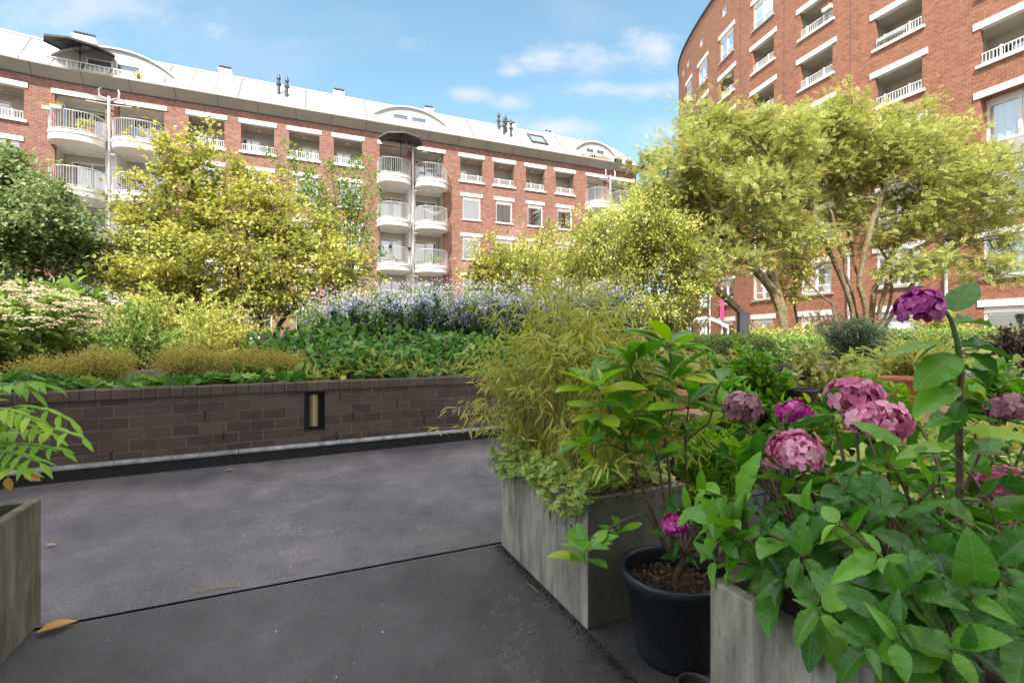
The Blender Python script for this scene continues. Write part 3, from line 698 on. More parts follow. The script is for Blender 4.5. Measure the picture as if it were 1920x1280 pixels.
def balcony(P, parent, a, b, zb, zt, zr, T=1.15, floor_step=True):
    sl = MB()
    def slab(pl, z0, z1):
        n = len(pl); V = [P.p(u, t + .0, z0) for u, t in pl] + [P.p(u, t, z1) for u, t in pl]
        F = [(i, i + 1, n + i + 1, n + i) for i in range(n - 1)] + [tuple(range(n))[::-1], tuple(range(n, 2 * n))]
        sl.add(V, F)
    pl = balcony_plan(a, b, T); slab(balcony_plan(a, b, T, inset=.03), zb, zt - .17); slab(pl, zt - .165, zt)
    pbox(sl, P, a + .02, b - .02, -1.4, .0, zb, zt - .01)
    o = sl.build('balcony', MT['balc'], parent)
    for i in range(1, 4):
        pass
    rl = MB(); pr = balcony_plan(a, b, T, 60, .05)
    pts = np.array([P.p(u, t, 0) for u, t in pr]); seg = np.linalg.norm(np.diff(pts, axis=0), axis=1); cs = np.concatenate([[0], np.cumsum(seg)]); n = int(cs[-1] / .115)
    q = np.linspace(0, cs[-1], n + 1); X = np.interp(q, cs, pts[:, 0]); Y = np.interp(q, cs, pts[:, 1])
    Aa = np.stack([X, Y, np.full_like(X, zt + .06)], 1); Bb = Aa.copy(); Bb[:, 2] = zr
    tubes(rl, Aa, Bb, .012, .012, 4)
    for z, r in ((zr, .024), (zt + .07, .016)):
        ring = np.stack([X, Y, np.full_like(X, z)], 1); polytube(rl, ring, r, 6)
    rl.build('railing', MT['metal'], o)
    return o
bzs = [(10.32, 10.83, 11.83), (7.5, 7.95, 8.97), (4.62, 5.08, 6.1), (1.8, 2.25, 3.27)]
for bi, (a, b, c, d) in enumerate(B_):
    # shell of the bay: ceiling, side walls, back wall
    m = (c + d) / 2
    pb = MB(); pbox(pb, PL, c, d, -.30, -.01, 10.83 + E_, rowtop[1])
    pp = MB(); V0 = [PL.p(u, -.01, z) for u, z in ((c, 10.83 + E_), (d, 10.83 + E_), (d, rowtop[1]), (c, rowtop[1]))]
    pier = MB(); wall_with_holes(pier, PL, c, d, 10.83 + E_, rowtop[1] - .002, [], t=.0)
    for u in (c, d): quad(pier, PL, [(u, 0, 10.83 + E_), (u, -.4, 10.83 + E_), (u, -.4, rowtop[1]), (u, 0, rowtop[1])], [(0, 0, 0), (.4, 0, 0), (.4, 2, 0), (0, 2, 0)])
    pier.build('pier', MT['brickL'], BL)
    pil = MB(); pbox(pil, PL, c + .02, d - .02, -1.5, .02, -.6 + E_, 10.5 + E_); pbox(pil, PL, m - .06, m + .06, -1.5, -.42, 10.9 + E_, 13 + E_); pil.build('pilaster', MT['white'], BL)
    sh = MB(); quad(sh, PL, [(a - .02, -.22, -.6 + E_), (a - .02, -1.5, -.6 + E_), (a - .02, -1.5, 13 + E_), (a - .02, -.22, 13 + E_)])
    quad(sh, PL, [(b + .02, -.22, -.6 + E_), (b + .02, -1.5, -.6 + E_), (b + .02, -1.5, 13 + E_), (b + .02, -.22, 13 + E_)])
    quad(sh, PL, [(a, -.22, 13 + E_), (b, -.22, 13 + E_), (b, -1.5, 13 + E_), (a, -1.5, 13 + E_)])
    hs = []
    for k, (zb, zt, zr) in enumerate(bzs):
        for (x0, x1) in ((a, c), (d, b)):
            wv = x1 - x0; z0, z1 = zt + .02 + E_, zt + 2.05 + E_
            hs.append((x0 + .12 * wv, x0 + .92 * wv, z0, z1, .03))
    wall_with_holes(sh, PL, a, b, -.6 + E_, 13 + E_, hs, .03, 9, -1.5)
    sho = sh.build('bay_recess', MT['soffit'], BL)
    for i, h in enumerate(hs): window(PL, sho, h[0], h[1], h[2], h[3], -1.49, 2, random.choice(['curtain', 'dark', 'curtain', 'curtdark']), 0, 0, .09, 'balcony_door', .3)
    for (x0, x1) in ((a, m - .005), (m + .005, b)):
        lb = MB(); pbox(lb, PL, x0 - (.14 if x0 == a else -.1), x1 + (.14 if x1 == b else -.1), .004, .05, rowtop[1] + .002, rowtop[1] + .24); lb.build('lintel', MT['lintel'], BL)
    for k, (zb, zt, zr) in enumerate(bzs):
        balcony(PL, BL, a - .22, m - .10, zb + E_, zt + E_, zr + E_, 1.25 if bi == 0 else 1.2)
        balcony(PL, BL, m + .10, b + .22, zb + E_, zt + E_, zr + E_, 1.25 if bi == 0 else 1.2)
    # drain pipe in front of the pier with brackets
    dp = MB(); pm = PL.p(m, .30, 0)
    top = 13.2 + E_
    polytube(dp, [pm + (0, 0, .5), pm + (0, 0, top)], .075, 8, True)
    for (zb, zt, zr) in bzs:
        for s_ in (-1, 1): polytube(dp, [pm + (0, 0, zb - .25 + E_), PL.p(m + s_ * .55, .35, zb - .2 + E_)], .03, 6, True)
        lathe(dp, tuple(pm + (0, 0, zt - .1 + E_)), [(.076, 0), (.1, .01), (.1, .12), (.076, .13)], 10)
    for s_ in (-1, 1):
        polytube(dp, [pm + (0, 0, top - .25), PL.p(m + s_ * .25, .32, top - .12), PL.p(m + s_ * .42, .30, top - .05), PL.p(m + s_ * .45, .3, top + .3), PL.p(m + s_ * .38, .25, top + .42)], .05, 6, True)
        polytube(dp, [pm + (0, 0, top - .45), PL.p(m + s_ * 1.0, .3, top - .4)], .025, 6, True)
    dp.build('drain_pipe', MT['metal'], BL)
# cornice: sloping fascia panels with dark joints
cz0, cz1, ct = 13.72 + E_, 14.17 + E_, .55
ss = list(np.arange(-8.8, s_end + .01, .6)); ss[-1] = s_end
c = MB()
for u0, u1 in zip(ss[:-1], ss[1:]):
    e1 = u1 if u1 < s_end - .01 else s_end
    x1 = 0 if e1 < s_end else ct
    quad(c, PL, [(u0, .0, cz0), (e1, .0, cz0), (e1 + x1, ct, cz1), (u0, ct, cz1)])
    quad(c, PL, [(u0, ct, cz1), (e1 + x1, ct, cz1), (e1 + x1, ct, cz1 + .06), (u0, ct, cz1 + .06)])
    quad(c, PL, [(u0, ct, cz1 + .06), (e1 + x1, ct, cz1 + .06), (e1 + x1, -.1, cz1 + .06), (u0, -.1, cz1 + .06)])
quad(c, PL, [(s_end, 0, cz0), (s_end + ct, ct, cz1), (s_end + ct, -11, cz1), (s_end, -11, cz0)]); quad(c, PL, [(s_end + ct, ct, cz1), (s_end + ct, ct, cz1 + .06), (s_end + ct, -11, cz1 + .06), (s_end + ct, -11, cz1)])
c.build('cornice', MT['fascia'], BL)
j = MB(); u = -7.2
while u < s_end:
    V = [PL.p(u - .012, .012, cz0 + .0), PL.p(u + .012, .012, cz0), PL.p(u + .012, ct + .012, cz1), PL.p(u - .012, ct + .012, cz1)]
    j.add(V, [(0, 1, 2, 3)]); u += 2.07
for u0, u1 in zip(ss[:-1], ss[1:]): pbox(j, PL, u0, u1, .002, .03, cz0 - .05, cz0 - .005)
j.build('cornice_joint', MT['joint'], BL)
# roof: sloped white metal sheets with standing seams, then a flat top
rz0, rz1, rt0, rt1 = cz1 + .062, 16.45 + E_, ct - .12, -1.75
rf = MB()
for u0, u1 in zip(ss[:-1], ss[1:]):
    last = u1 >= s_end - .01; xa = .35 if last else 0; xb = -1.7 if last else 0
    quad(rf, PL, [(u0, rt0, rz0), (u1 + xa, rt0, rz0), (u1 + (xb if last else 0), rt1, rz1), (u0, rt1, rz1)])
    quad(rf, PL, [(u0, rt1, rz1), (u1 + xb, rt1, rz1), (u1 + xb, -9.5, rz1 - .1), (u0, -9.5, rz1 - .1)])
quad(rf, PL, [(s_end + .35, rt0, rz0), (s_end + .35, -11, rz0), (s_end - 1.7, -9.5, rz1 - .1), (s_end - 1.7, rt1, rz1)])
for u0, u1 in zip(ss[:-3], ss[1:-2]): pbox(rf, PL, u0, u1, rt1 - .1, rt1 + .09, rz1 - .03, rz1 + .07)
rf.build('roof', MT['roof'], BL)
sm = MB(); u = -8.4; k = 0
def roofpt(u, f, h): 
    p0, p1 = PL.p(u, rt0, rz0), PL.p(u, rt1, rz1); n_ = np.append(np.array([PL.p(u, 1, 0)[0] - PL.p(u, 0, 0)[0], PL.p(u, 1, 0)[1] - PL.p(u, 0, 0)[1]]) * .72, .70)
    return p0 + (p1 - p0) * f + n_ * h
while u < s_end - 1.8:
    wd = .07 if k % 3 == 0 else .03
    V = [roofpt(u - wd, 0, .03), roofpt(u + wd, 0, .03), roofpt(u + wd, 1, .03), roofpt(u - wd, 1, .03), roofpt(u - wd, 0, 0), roofpt(u + wd, 0, 0), roofpt(u + wd, 1, 0), roofpt(u - wd, 1, 0)]
    sm.add(V, [(0, 1, 2, 3), (0, 3, 7, 4), (1, 2, 6, 5)]); u += 1.22; k += 1
sm.build('roof_seam', MT['seam'], BL)
# dormers: segment-shaped fronts set back behind a railing
def dormer(a, b, H=1.95, tf=-.35, npan=8, rail=True):
    m, hw = (a + b) / 2, (b - a) / 2; z0 = cz1 + .07
    def top(u): 
        x = abs((u - m) / hw); return z0 + H * max(0, 1 - x ** 2.2)
    d = MB(); n = 30; us = [a + (b - a) * i / n for i in range(n + 1)]
    for u0, u1 in zip(us[:-1], us[1:]):
        z_0, z_1 = top(u0), top(u1)
        quad(d, PL, [(u0, tf, z0), (u1, tf, z0), (u1, tf, z_1), (u0, tf, z_0)])
    o = d.build('dormer', MT['dormpanel'], BL)
    r = MB()
    for u0, u1 in zip(us[:-1], us[1:]):
        z_0, z_1 = top(u0), top(u1)
        f = lambda z: rt0 + (rt1 - rt0) * min(1, (z - z0) / (rz1 - rz0)) - .08
        quad(r, PL, [(u0, tf + .12, z_0 + .03), (u1, tf + .12, z_1 + .03), (u1, min(tf, f(z_1)), z_1 + .03), (u0, min(tf, f(z_0)), z_0 + .03)])
        quad(r, PL, [(u0, tf + .12, z_0 - .06), (u1, tf + .12, z_1 - .06), (u1, tf + .12, z_1 + .03), (u0, tf + .12, z_0 + .03)])
        quad(r, PL, [(u0, tf + .12, z_0 - .06), (u1, tf + .12, z_1 - .06), (u1, tf, z_1 - .06), (u0, tf, z_0 - .06)])
    r.build('dormer_roof', MT['roof'], o)
    # glazing along the lower part of the front
    q = a + .28 * hw; k = 0
    while q < b - .3 * hw:
        wv = min(1.5, (b - a) * .16); zt = min(top(q), top(q + wv)) - .3
        if zt - z0 > .5: 
            fr = MB(); zt = min(zt, z0 + 1.15)
            for s0, s1, za, zb in ((q, q + .08, z0, zt), (q + wv - .08, q + wv, z0, zt), (q + .08, q + wv - .08, zt - .08, zt), (q + .08, q + wv - .08, z0, z0 + .1)): pbox(fr, PL, s0, s1, tf, tf + .05, za, zb)
            fr.build('window_frame', MT['white'], o)
            g = MB(); pbox(g, PL, q + .08, q + wv - .08, tf, tf + .02, z0 + .1, zt - .08); g.build('pane', MT['dormglass'] if k % 3 else MT['white'], o)
        q += wv + .12; k += 1
    railing(PL, BL, a - .1, b + .1, ct - .06, z0, z0 + .42, .2, True)
    return m
MT['dormglass'] = m_plain('tinted_glass', (.10, .14, .18), .08, spec=.9)
MT['dormpanel'] = m_plain('dormer_panel', (.40, .40, .39), .6)
dormers = [(A(48), A(362)), (A(672), A(866)), (A(1066), A(1176) - .2)]
for a, b in dormers: dormer(a, b, 1.9 if b < 12 else 1.7)
# chimneys on the flat roof
def chimney(px0, px1, n, h=.55):
    a, b = PL.at(px0), PL.at(px1); a, b = a * 1.0, b * 1.0
    m = MB(); t = rt1 - 1.2
    h += .4; pbox(m, PL, a, b, t - .5, t, rz1 - .2, rz1 + h); pbox(m, PL, a - .05, b + .05, t - .55, t + .05, rz1 + h, rz1 + h + .07)
    o = m.build('chimney', MT['lintel'], BL)
    f = MB()
    for i in range(n):
        u = a + (b - a) * (i + .5) / n; p_ = PL.p(u, t - .25, rz1 + h + .06); lathe(f, tuple(p_), [(.07, 0), (.07, .18), (.12, .2), (.12, .26), (.02, .33)], 8)
    f.build('chimney_cowl', MT['flue'], o)
for q in ((100, 138, 6, .9), (393, 417, 4, .55), (630, 650, 4, .5), (815, 831, 3, .5), (978, 996, 5, .5), (1056, 1070, 2, .35)): chimney(*q)
def flue(px, f, h=.95, r=.09):
    u = PL.at(px); p_ = roofpt(u, f, 0); m = MB()
    lathe(m, tuple(p_ - (0, 0, .15)), [(r, 0), (r, h * .55), (r * 1.7, h * .58), (r * 1.7, h * .66), (r * .9, h * .7), (r * .9, h * .85), (r * 1.5, h * .87), (r * 1.1, h * 1.0), (r * .4, h * 1.15)], 12)
    m.build('flue_pipe', MT['flue'], BL)
for px, f in ((521, .55), (537, .5), (947, .8), (959, .72), (952, .55), (964, .48)): flue(px, f, 1.25)
# skylight
sk = MB(); u0, u1 = A(1000), A(1032)
for (a, b, f0, f1, h) in ((u0, u0 + .12, .34, .80, .12), (u1 - .12, u1, .34, .80, .12), (u0 + .12, u1 - .12, .34, .39, .12), (u0 + .12, u1 - .12, .75, .80, .12)):
    V = [roofpt(a, f0, 0), roofpt(b, f0, 0), roofpt(b, f1, 0), roofpt(a, f1, 0), roofpt(a, f0, h), roofpt(b, f0, h), roofpt(b, f1, h), roofpt(a, f1, h)]
    sk.add(V, [(0, 1, 5, 4), (1, 2, 6, 5), (2, 3, 7, 6), (3, 0, 4, 7), (4, 5, 6, 7)])
sko = sk.build('skylight', MT['flue'], BL)
g = MB(); g.add([roofpt(u0 + .12, .39, .07), roofpt(u1 - .12, .39, .07), roofpt(u1 - .12, .75, .07), roofpt(u0 + .12, .75, .07)], [(0, 1, 2, 3)]); g.build('pane', MT['dormglass'], sko)

# ------------------------------------------------------------------ right building
BR = thing('curved_apartment_building', 'tall curved salmon brick apartment block with recessed loggias at the right', 'building', tuple(PR.p(2, 0, .5)))
A2 = PR.at
cols = [('B', 1838, 1990), ('A', 1641, 1729), ('C', 1500, 1561), ('D', 1411, 1451), ('E', 1349.5, 1376), ('F', 1309.5, 1326.5), ('G', 1287, 1296.5)]
lint = [21.25, 18.45, 15.65, 12.85, 10.05, 7.25, 4.45, 1.65]
hol = []; todo = []
for nm, lo, hi in cols:
    b, a = A2(lo), A2(hi)           # s grows away from the camera
    if nm == 'B': a = b - 3.0
    if nm == 'A': b = A2(1641)
    for L0 in lint:
        lb_ = L0 - .27 + E_          # underside of the lintel
        if nm == 'B' and L0 in (10.05, 7.25):
            if L0 == 10.05: hol.append((a, b, 5.0 + E_, lb_, .55)); todo.append(('bay', a, b, 5.0 + E_, lb_))
            continue
        if (L0 == 21.25 and nm in 'DEFG') or L0 <= (7.3 if nm != 'A' else 7.3):
            m, hw = (a + b) / 2, (b - a) / 2 * .93
            h = 1.62; hol.append((m - hw, m + hw, lb_ - h, lb_, .12)); todo.append(('win', m - hw, m + hw, lb_ - h, lb_))
        else:
            hol.append((a, b, lb_ - 1.47, lb_, .22)); todo.append(('log', a, b, lb_ - 1.47, lb_))
for px in (1358, 1315, 1290, 1281):
    u = A2(px); hol.append((u - .25, u + .25, 22.35 + E_, 22.95 + E_, .1)); todo.append(('small', u - .25, u + .25, 22.35 + E_, 22.95 + E_))
TOPR = 24.4 + E_
w = MB(); wall_with_holes(w, PR, -15.5, 33, -1, TOPR, hol, ds=.7)
for u in (-15.5, 33): quad(w, PR, [(u, 0, -1), (u, -9, -1), (u, -9, TOPR), (u, 0, TOPR)], [(0, 0, 0), (9, 0, 0), (9, 25, 0), (0, 25, 0)])
w.build('wall', MT['brickR'], BR)
w = MB()
us = np.arange(-15.5, 33.01, .6)
for a, b in zip(us[:-1], us[1:]): pbox(w, PR, a, b, -.35, .10, TOPR, TOPR + .16)
w.build('coping', MT['flue'], BR)
w = MB()
for a, b in zip(us[:-1], us[1:]): quad(w, PR, [(a, -.3, TOPR - .1), (b, -.3, TOPR - .1), (b, -9, TOPR - .1), (a, -9, TOPR - .1)])
w.build('flat_roof', MT['flue'], BR)
k = 0
for kind, a, b, z0, z1 in todo:
    k += 1
    if kind == 'log':
        loggia(PR, BR, a, b, z0, z1, door=[0, 0, 2, 0, 1][k % 5] if a > -3 else 4, style=['dark', 'dark', 'curtain', 'dark'][k % 4] if a > -3 else ('curtdark' if z0 > 12.5 + E_ else 'dark'), over=.22, lin=.27, lamp=False)
    elif kind in ('win', 'small'):
        if kind == 'win':
            lb = MB(); pbox(lb, PR, a - .18, b + .18, .003, .05, z1 + .002, z1 + .27); lb.build('lintel', MT['lintel'], BR)
            sb = MB(); pbox(sb, PR, a - .12, b + .12, .004, .09, z0 - .11, z0 - .002); sb.build('sill', MT['fascia'], BR)
            window(PR, BR, a, b, z0, z1, -.08, 2 if b - a > 1.2 else 1, random.choice(['curtain', 'curtain', 'blind', 'dark']), .24, .42)
        else: window(PR, BR, a, b, z0, z1, -.06, 1, 'blind', 0)
    else:
        lb = MB(); pbox(lb, PR, a - .2, b + .2, .003, .05, z1 + .002, z1 + .27); lb.build('lintel', MT['lintel'], BR)
        window(PR, BR, a, b, 8.0 + E_, z1, -.5, 3, 'curtain', .2, 0, .09)
        gp = MB(); pbox(gp, PR, a, b, -.54, -.47, 6.9 + E_, 8.0 + E_ - .003); gp.build('spandrel_panel', MT['greypanel'], BR)
        window(PR, BR, a + .35, b - .7, z0 + .003, 6.9 + E_ - .003, -.5, 2, 'blind', .2, .4, .12)
        sb = MB(); pbox(sb, PR, a + .003, a + .345, -.54, -.47, z0, 6.9 + E_ - .003); pbox(sb, PR, b - .695, b - .003, -.54, -.47, z0, 6.9 + E_ - .003); pbox(sb, PR, a - .1, b + .1, .004, .09, z0 - .11, z0 - .002); sb.build('white_panel', MT['white'], BR)
# expansion joints and drain pipes
ej = MB()
for px in (1594, 1470, 1388): 
    u = A2(px); pbox(ej, PR, u - .012, u + .012, .001, .005, 4.7 + E_, TOPR - .1)
ej.build('expansion_joint', MT['joint'], BR)
for px in (1777, 1594, 1334):
    u = A2(px); m = MB(); p_ = PR.p(u, .12, 0); polytube(m, [p_ + (0, 0, .3), p_ + (0, 0, 4.3 + E_)], .06, 8, True); pbox(m, PR, u - .09, u + .09, .003, .2, 4.3 + E_, 4.42 + E_); m.build('drain_pipe', MT['metal'], BR)
# ------------------------------------------------------------------ the block behind the camera that shades the terrace
aA, aB = R(24.2), R(24.2)
av = np.array([cos(aA), sin(aA), 0]); bv = np.array([-sin(aA), cos(aA), 0])
def TB(a, b, z): return av * a + bv * b + np.array([0, 0, z])
BK = thing('shading_apartment_block', 'pale brick apartment block rising behind the terrace, outside the photo', 'building', tuple(TB(0, -3.2, 0)))
PB = Path(-30, 30, [-30, 30], [24.2 + 180, 24.2 + 180], (0, 0), True); PB.X = PB.X + bv[:2] * -3.2
H_BACK = 19.2
hb = [(i * 4.0 - 1, i * 4.0 + 1, zz, zz + 1.7, .12) for i in range(0, 7) for zz in (3.8, 6.8, 9.8, 12.8, 15.8)]
AE = -0.3; w = MB(); hb = [h for h in hb if h[0] > AE + .2]; wall_with_holes(w, PB, AE, 28, 0, H_BACK, hb)
quad(w, PB, [(AE, -10, 0), (28, -10, 0), (28, -10, H_BACK), (AE, -10, H_BACK)])
for u in (AE, 28): quad(w, PB, [(u, 0, 0), (u, -10, 0), (u, -10, H_BACK), (u, 0, H_BACK)])
quad(w, PB, [(AE, 0, H_BACK), (28, 0, H_BACK), (28, -10, H_BACK), (AE, -10, H_BACK)])
w.build('wall', MT['white'], BK)
w = MB()
for h in hb: pbox(w, PB, h[0], h[1], -.12, -.1, h[2], h[3])
w.build('window', MT['dormglass'], BK)
# ------------------------------------------------------------------ ground
def G(px, py, z): return np.array([(px - 960) / 900 * z, z, EYE - (py - 640) / 900 * z])
g = MB(); g.add([(-300, -200, -.03), (300, -200, -.03), (300, 400, -.03), (-300, 400, -.03)], [(0, 1, 2, 3)])
tag(g.build('ground', MT['earth']), kind='structure')
PW = Path(-12, 30, [-12, -3, 30], [29, 28, 28], (-1.913, 5.38), True)
g = MB(); ws = np.arange(-12, 29.9, 1.0)
far = [PW.p(u, -.1, 0) for u in ws]
V = [TB(-13, 2.764, 0)] + far + [TB(24, 2.764, 0)]
g.add(V, [tuple([0, len(V) - 1] + list(range(len(V) - 2, 0, -1)))])
tag(g.build('terrace_paving', MT['asph']), kind='structure')
g = MB(); g.add([TB(-13, -3.2, 0), TB(24, -3.2, 0), TB(24, 2.742, 0), TB(-13, 2.742, 0)], [(0, 1, 2, 3)])
tag(g.build('walkway_paving', MT['asph2']), kind='structure')
g = MB(); g.add([TB(-13, 2.70, -.012), TB(24, 2.70, -.012), TB(24, 2.80, -.012), TB(-13, 2.80, -.012)], [(0, 1, 2, 3)])
tag(g.build('paving_joint', MT['black']), kind='structure')
# raised bed soil, gently mounded
def soil_h(x, y):
    d = -( (x + 1.913) * sin(R(28)) - (y - 5.38) * cos(R(28)) )      # distance behind the wall face
    u = (x + 1.913) * cos(R(28)) + (y - 5.38) * sin(R(28))
    m = .32 * np.exp(-((d - 3.4) / 2.0) ** 2) * np.exp(-((u - 1.2) / 4.0) ** 2)
    return .70 + m + .03 * np.sin(x * 3.1) * np.cos(y * 2.3)
U = np.linspace(-12, 29.9, 60); D = np.concatenate([np.linspace(.12, 8, 24), np.linspace(9, 34, 12)])
V = []
for d in D:
    for u in U:
        q = PW.p(u, -d, 0); V.append((q[0], q[1], soil_h(q[0], q[1])))
F = [(j * 60 + i, j * 60 + i + 1, (j + 1) * 60 + i + 1, (j + 1) * 60 + i) for j in range(len(D) - 1) for i in range(59)]
g = MB(); g.add(V, F); tag(g.build('planting_bed', MT['earth'], smooth=True), kind='structure')
# ------------------------------------------------------------------ low brick wall
GW = thing('garden_wall', 'low dark brown brick retaining wall edging the raised planting bed', 'wall', tuple(PW.p(0, 0, 0)))
w = MB(); wall_with_holes(w, PW, -11.9, 29.8, .135, .712, [(-.385, -.168, .272, .705, .11)], ds=2)
w.build('brick_face', MT['brickD'], GW)
w = MB()
u = -11.9
while u < 29.7:                       # coping bricks laid on edge, each a touch out of line
    L = .111; h = .812 + random.uniform(-.003, .003); f = .022 + random.uniform(-.003, .003); wd = 4.44 if u > 8 else L
    a, b = u + .002, u + wd - .002
    V = [PW.p(q, t, z) for (t, z) in ((f, .716), (f, h - .012), (f - .012, h), (-.2, h), (-.2, .716)) for q in (a, b)]
    fa = [(0, 1, 3, 2), (2, 3, 5, 4), (4, 5, 7, 6), (6, 7, 9, 8), (0, 2, 4, 6, 8), (1, 9, 7, 5, 3), (0, 8, 9, 1)]
    lu = np.array([(q, z, 0) for z in (.5, .6, .65, .7, .9) for q in (a, b)]); w.add(V, fa, None, lu); u += wd
w.build('coping', MT['brickC'], GW)
w = MB(); pbox(w, PW, -11.9, 29.8, -.19, -.115, .0, .80, 20); w.build('wall_core', MT['black'], GW)
w = MB()
for k in range(-11, 29):
    V = [PW.p(u, t, z) for (t, z) in ((.002, .150), (.014, .150), (.030, .122), (.030, .108), (.002, .108)) for u in (k + .003, k + .997)]
    w.add(V, [(0, 1, 3, 2), (2, 3, 5, 4), (4, 5, 7, 6), (6, 7, 9, 8), (0, 2, 4, 6, 8), (1, 9, 7, 5, 3)])
w.build('lead_strip', MT['lead'], GW)
w = MB(); pbox(w, PW, -11.9, 29.8, -.003, .016, .001, .107, 14); w.build('bitumen_upstand', MT['black'], GW)
w = MB()
for k, (u, z) in enumerate([(-2.55, .47), (-1.3, .47), (-1.14, .25), (-3.0, .25), (-.02, .58), (.62, .47), (-.06, .19), (.95, .25), (-4.4, .36), (.12, .36), (2.2, .47), (-2.03, .15)]):
    z0 = .147 + round((z - .147) / .109) * .109; pbox(w, PW, u, u + .016, .001, .0035, z0, z0 + .085)
w.build('weep_slot', MT['black'], GW)
lt = MB(); pbox(lt, PW, -.383, -.170, -.10, -.094, .274, .703); lo = lt.build('wall_light', MT['black'], GW)
lt = MB()
for a_, b_, z0, z1 in ((-.383, -.372, .274, .703), (-.181, -.170, .274, .703), (-.372, -.181, .274, .286), (-.372, -.181, .691, .703)): pbox(lt, PW, a_, b_, -.09, -.004, z0, z1)
lt.build('frame', MT['black'], lo)
lt = MB()
V = []; n = 9
for z in (.315, .665):
    for i in range(n):
        q = i / (n - 1); V.append(PW.p(-.325 + .09 * q, -.085 + .05 * (1 - abs(2 * q - 1)) ** .7 - (.012 if i == 4 else 0), z))
lt.add(V, [(i, i + 1, n + i + 1, n + i) for i in range(n - 1)] + [tuple(range(n)), tuple(range(n, 2 * n))])
lt.build('lamp_cover', MT['frost'], lo)
# ------------------------------------------------------------------ planters
def planter(name, label, C, da, db, h, mat, th=.045, base=.0, group='rectangular concrete planters'):
    """open box from corner C along vectors da, db"""
    C = np.array([C[0], C[1], 0.]); ua, ub = unit(da), unit(db)
    def ring(ins, z, taper=0): return [C + ua * ins + ub * ins + [0, 0, z], C + da - ua * ins + ub * ins + [0, 0, z], C + da + db - ua * ins - ub * ins + [0, 0, z], C + db + ua * ins - ub * ins + [0, 0, z]]
    V = ring(0, base) + ring(0, h) + ring(th, h) + ring(th, .1); F = [(3, 2, 1, 0), (12, 13, 14, 15)]
    for k in range(3):
        for i in range(4):
            j = (i + 1) % 4; F.append((4 * k + i, 4 * k + j, 4 * k + 4 + j, 4 * k + 4 + i))
    t = thing(name, label, 'planter', tuple(C), group)
    m = MB(); m.add(V, F); o = m.build('box', mat, t); o.modifiers.new('bevel', 'BEVEL').width = .007; o.modifiers['bevel'].segments = 2
    s = MB(); n = 14; Vs = []
    for j in range(n):
        for i in range(n):
            p_ = C + ua * th + ub * th + (da - ua * 2 * th) * i / (n - 1) + (db - ub * 2 * th) * j / (n - 1); Vs.append(p_ + [0, 0, h - .06 + .012 * sin(i * 2.3 + j) + .01 * cos(j * 3.1)])
    s.add(Vs, [(j * n + i, j * n + i + 1, (j + 1) * n + i + 1, (j + 1) * n + i) for j in range(n - 1) for i in range(n - 1)]); s.build('soil', MT['soil'], t, True)
    return t
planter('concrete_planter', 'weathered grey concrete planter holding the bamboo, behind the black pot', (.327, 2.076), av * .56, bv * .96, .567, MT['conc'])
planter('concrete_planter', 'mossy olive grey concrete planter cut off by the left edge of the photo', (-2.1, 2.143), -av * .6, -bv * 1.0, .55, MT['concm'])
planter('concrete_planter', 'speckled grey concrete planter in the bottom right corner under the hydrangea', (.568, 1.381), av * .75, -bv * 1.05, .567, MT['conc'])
def pot(name, label, c, r, h, mat, rb=.75, lip=.02, cat='plant pot', k=48, soil=.05, group=None):
    t = thing(name, label, cat, tuple(c), group); m = MB(); R0 = r * rb
    lathe(m, c, [(R0 * .2, .001), (R0 * .96, .001), (R0, .02), (r * .965, h - lip * 2.2), (r * 1.0, h - lip * 2), (r * 1.04, h - lip * 1.7), (r * 1.06, h - lip * .8), (r * 1.045, h - lip * .15), (r * 1.01, h), (r * .965, h - lip * .2), (r * .945, h - lip), (r * .93, h - soil - .02)], k)
    m.build('body', mat, t, True); s = MB(); n = 10; V = [(c[0], c[1], c[2] + h - soil)]; 
    for j in (1, 2):
        for i in range(24): a = i * pi / 12; V.append((c[0] + r * .945 * j / 2 * cos(a), c[1] + r * .945 * j / 2 * sin(a), c[2] + h - soil - .008 * (i % 3)))
    s.add(V, [(0, 1 + i, 1 + (i + 1) % 24) for i in range(24)] + [(1 + i, 25 + i, 25 + (i + 1) % 24, 1 + (i + 1) % 24) for i in range(24)]); s.build('soil', MT['soil'], t, True)
    return t
pot('plastic_pot', 'large round black plastic pot between the two concrete planters', (.655, 1.93, 0), .205, .345, MT['blackplastic'], .74, .022, soil=.07)
pot('plastic_pot', 'small brownish plastic pot at the foot of the large black pot', (.615, 1.605, 0), .058, .105, MT['brownplastic'], .72, .01, soil=.02)
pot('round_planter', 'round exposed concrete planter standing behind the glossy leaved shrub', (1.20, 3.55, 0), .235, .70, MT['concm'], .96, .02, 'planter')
for i, (px, py, z, r, h, m_, lab) in enumerate([
    (1690, 706, 4.3, .16, .22, 'terra', 'round terracotta pot among the leafy plants below the purple flower stem'),
    (1862, 722, 4.1, .16, .30, 'blackplastic', 'black plastic pot with small lilac flowers at the right edge of the terrace plants'),
    (1242, 738, 4.2, .22, .26, 'terra', 'wide terracotta pot seen behind the glossy leaved shrub'),
    (1572, 778, 3.5, .10, .24, 'terra', 'small terracotta pot half hidden behind the pink hydrangea heads'),
    (1500, 760, 4.4, .15, .26, 'blackplastic', 'black pot hidden among climbing leaves behind the faded hydrangea head')]):
    q = G(px, py, z); hh = q[2] + h * .2
    pot('terracotta_pot' if m_ == 'terra' else 'plastic_pot', lab, (q[0], z, .622), r, max(.2, q[2] - .622), MT[m_], .8)
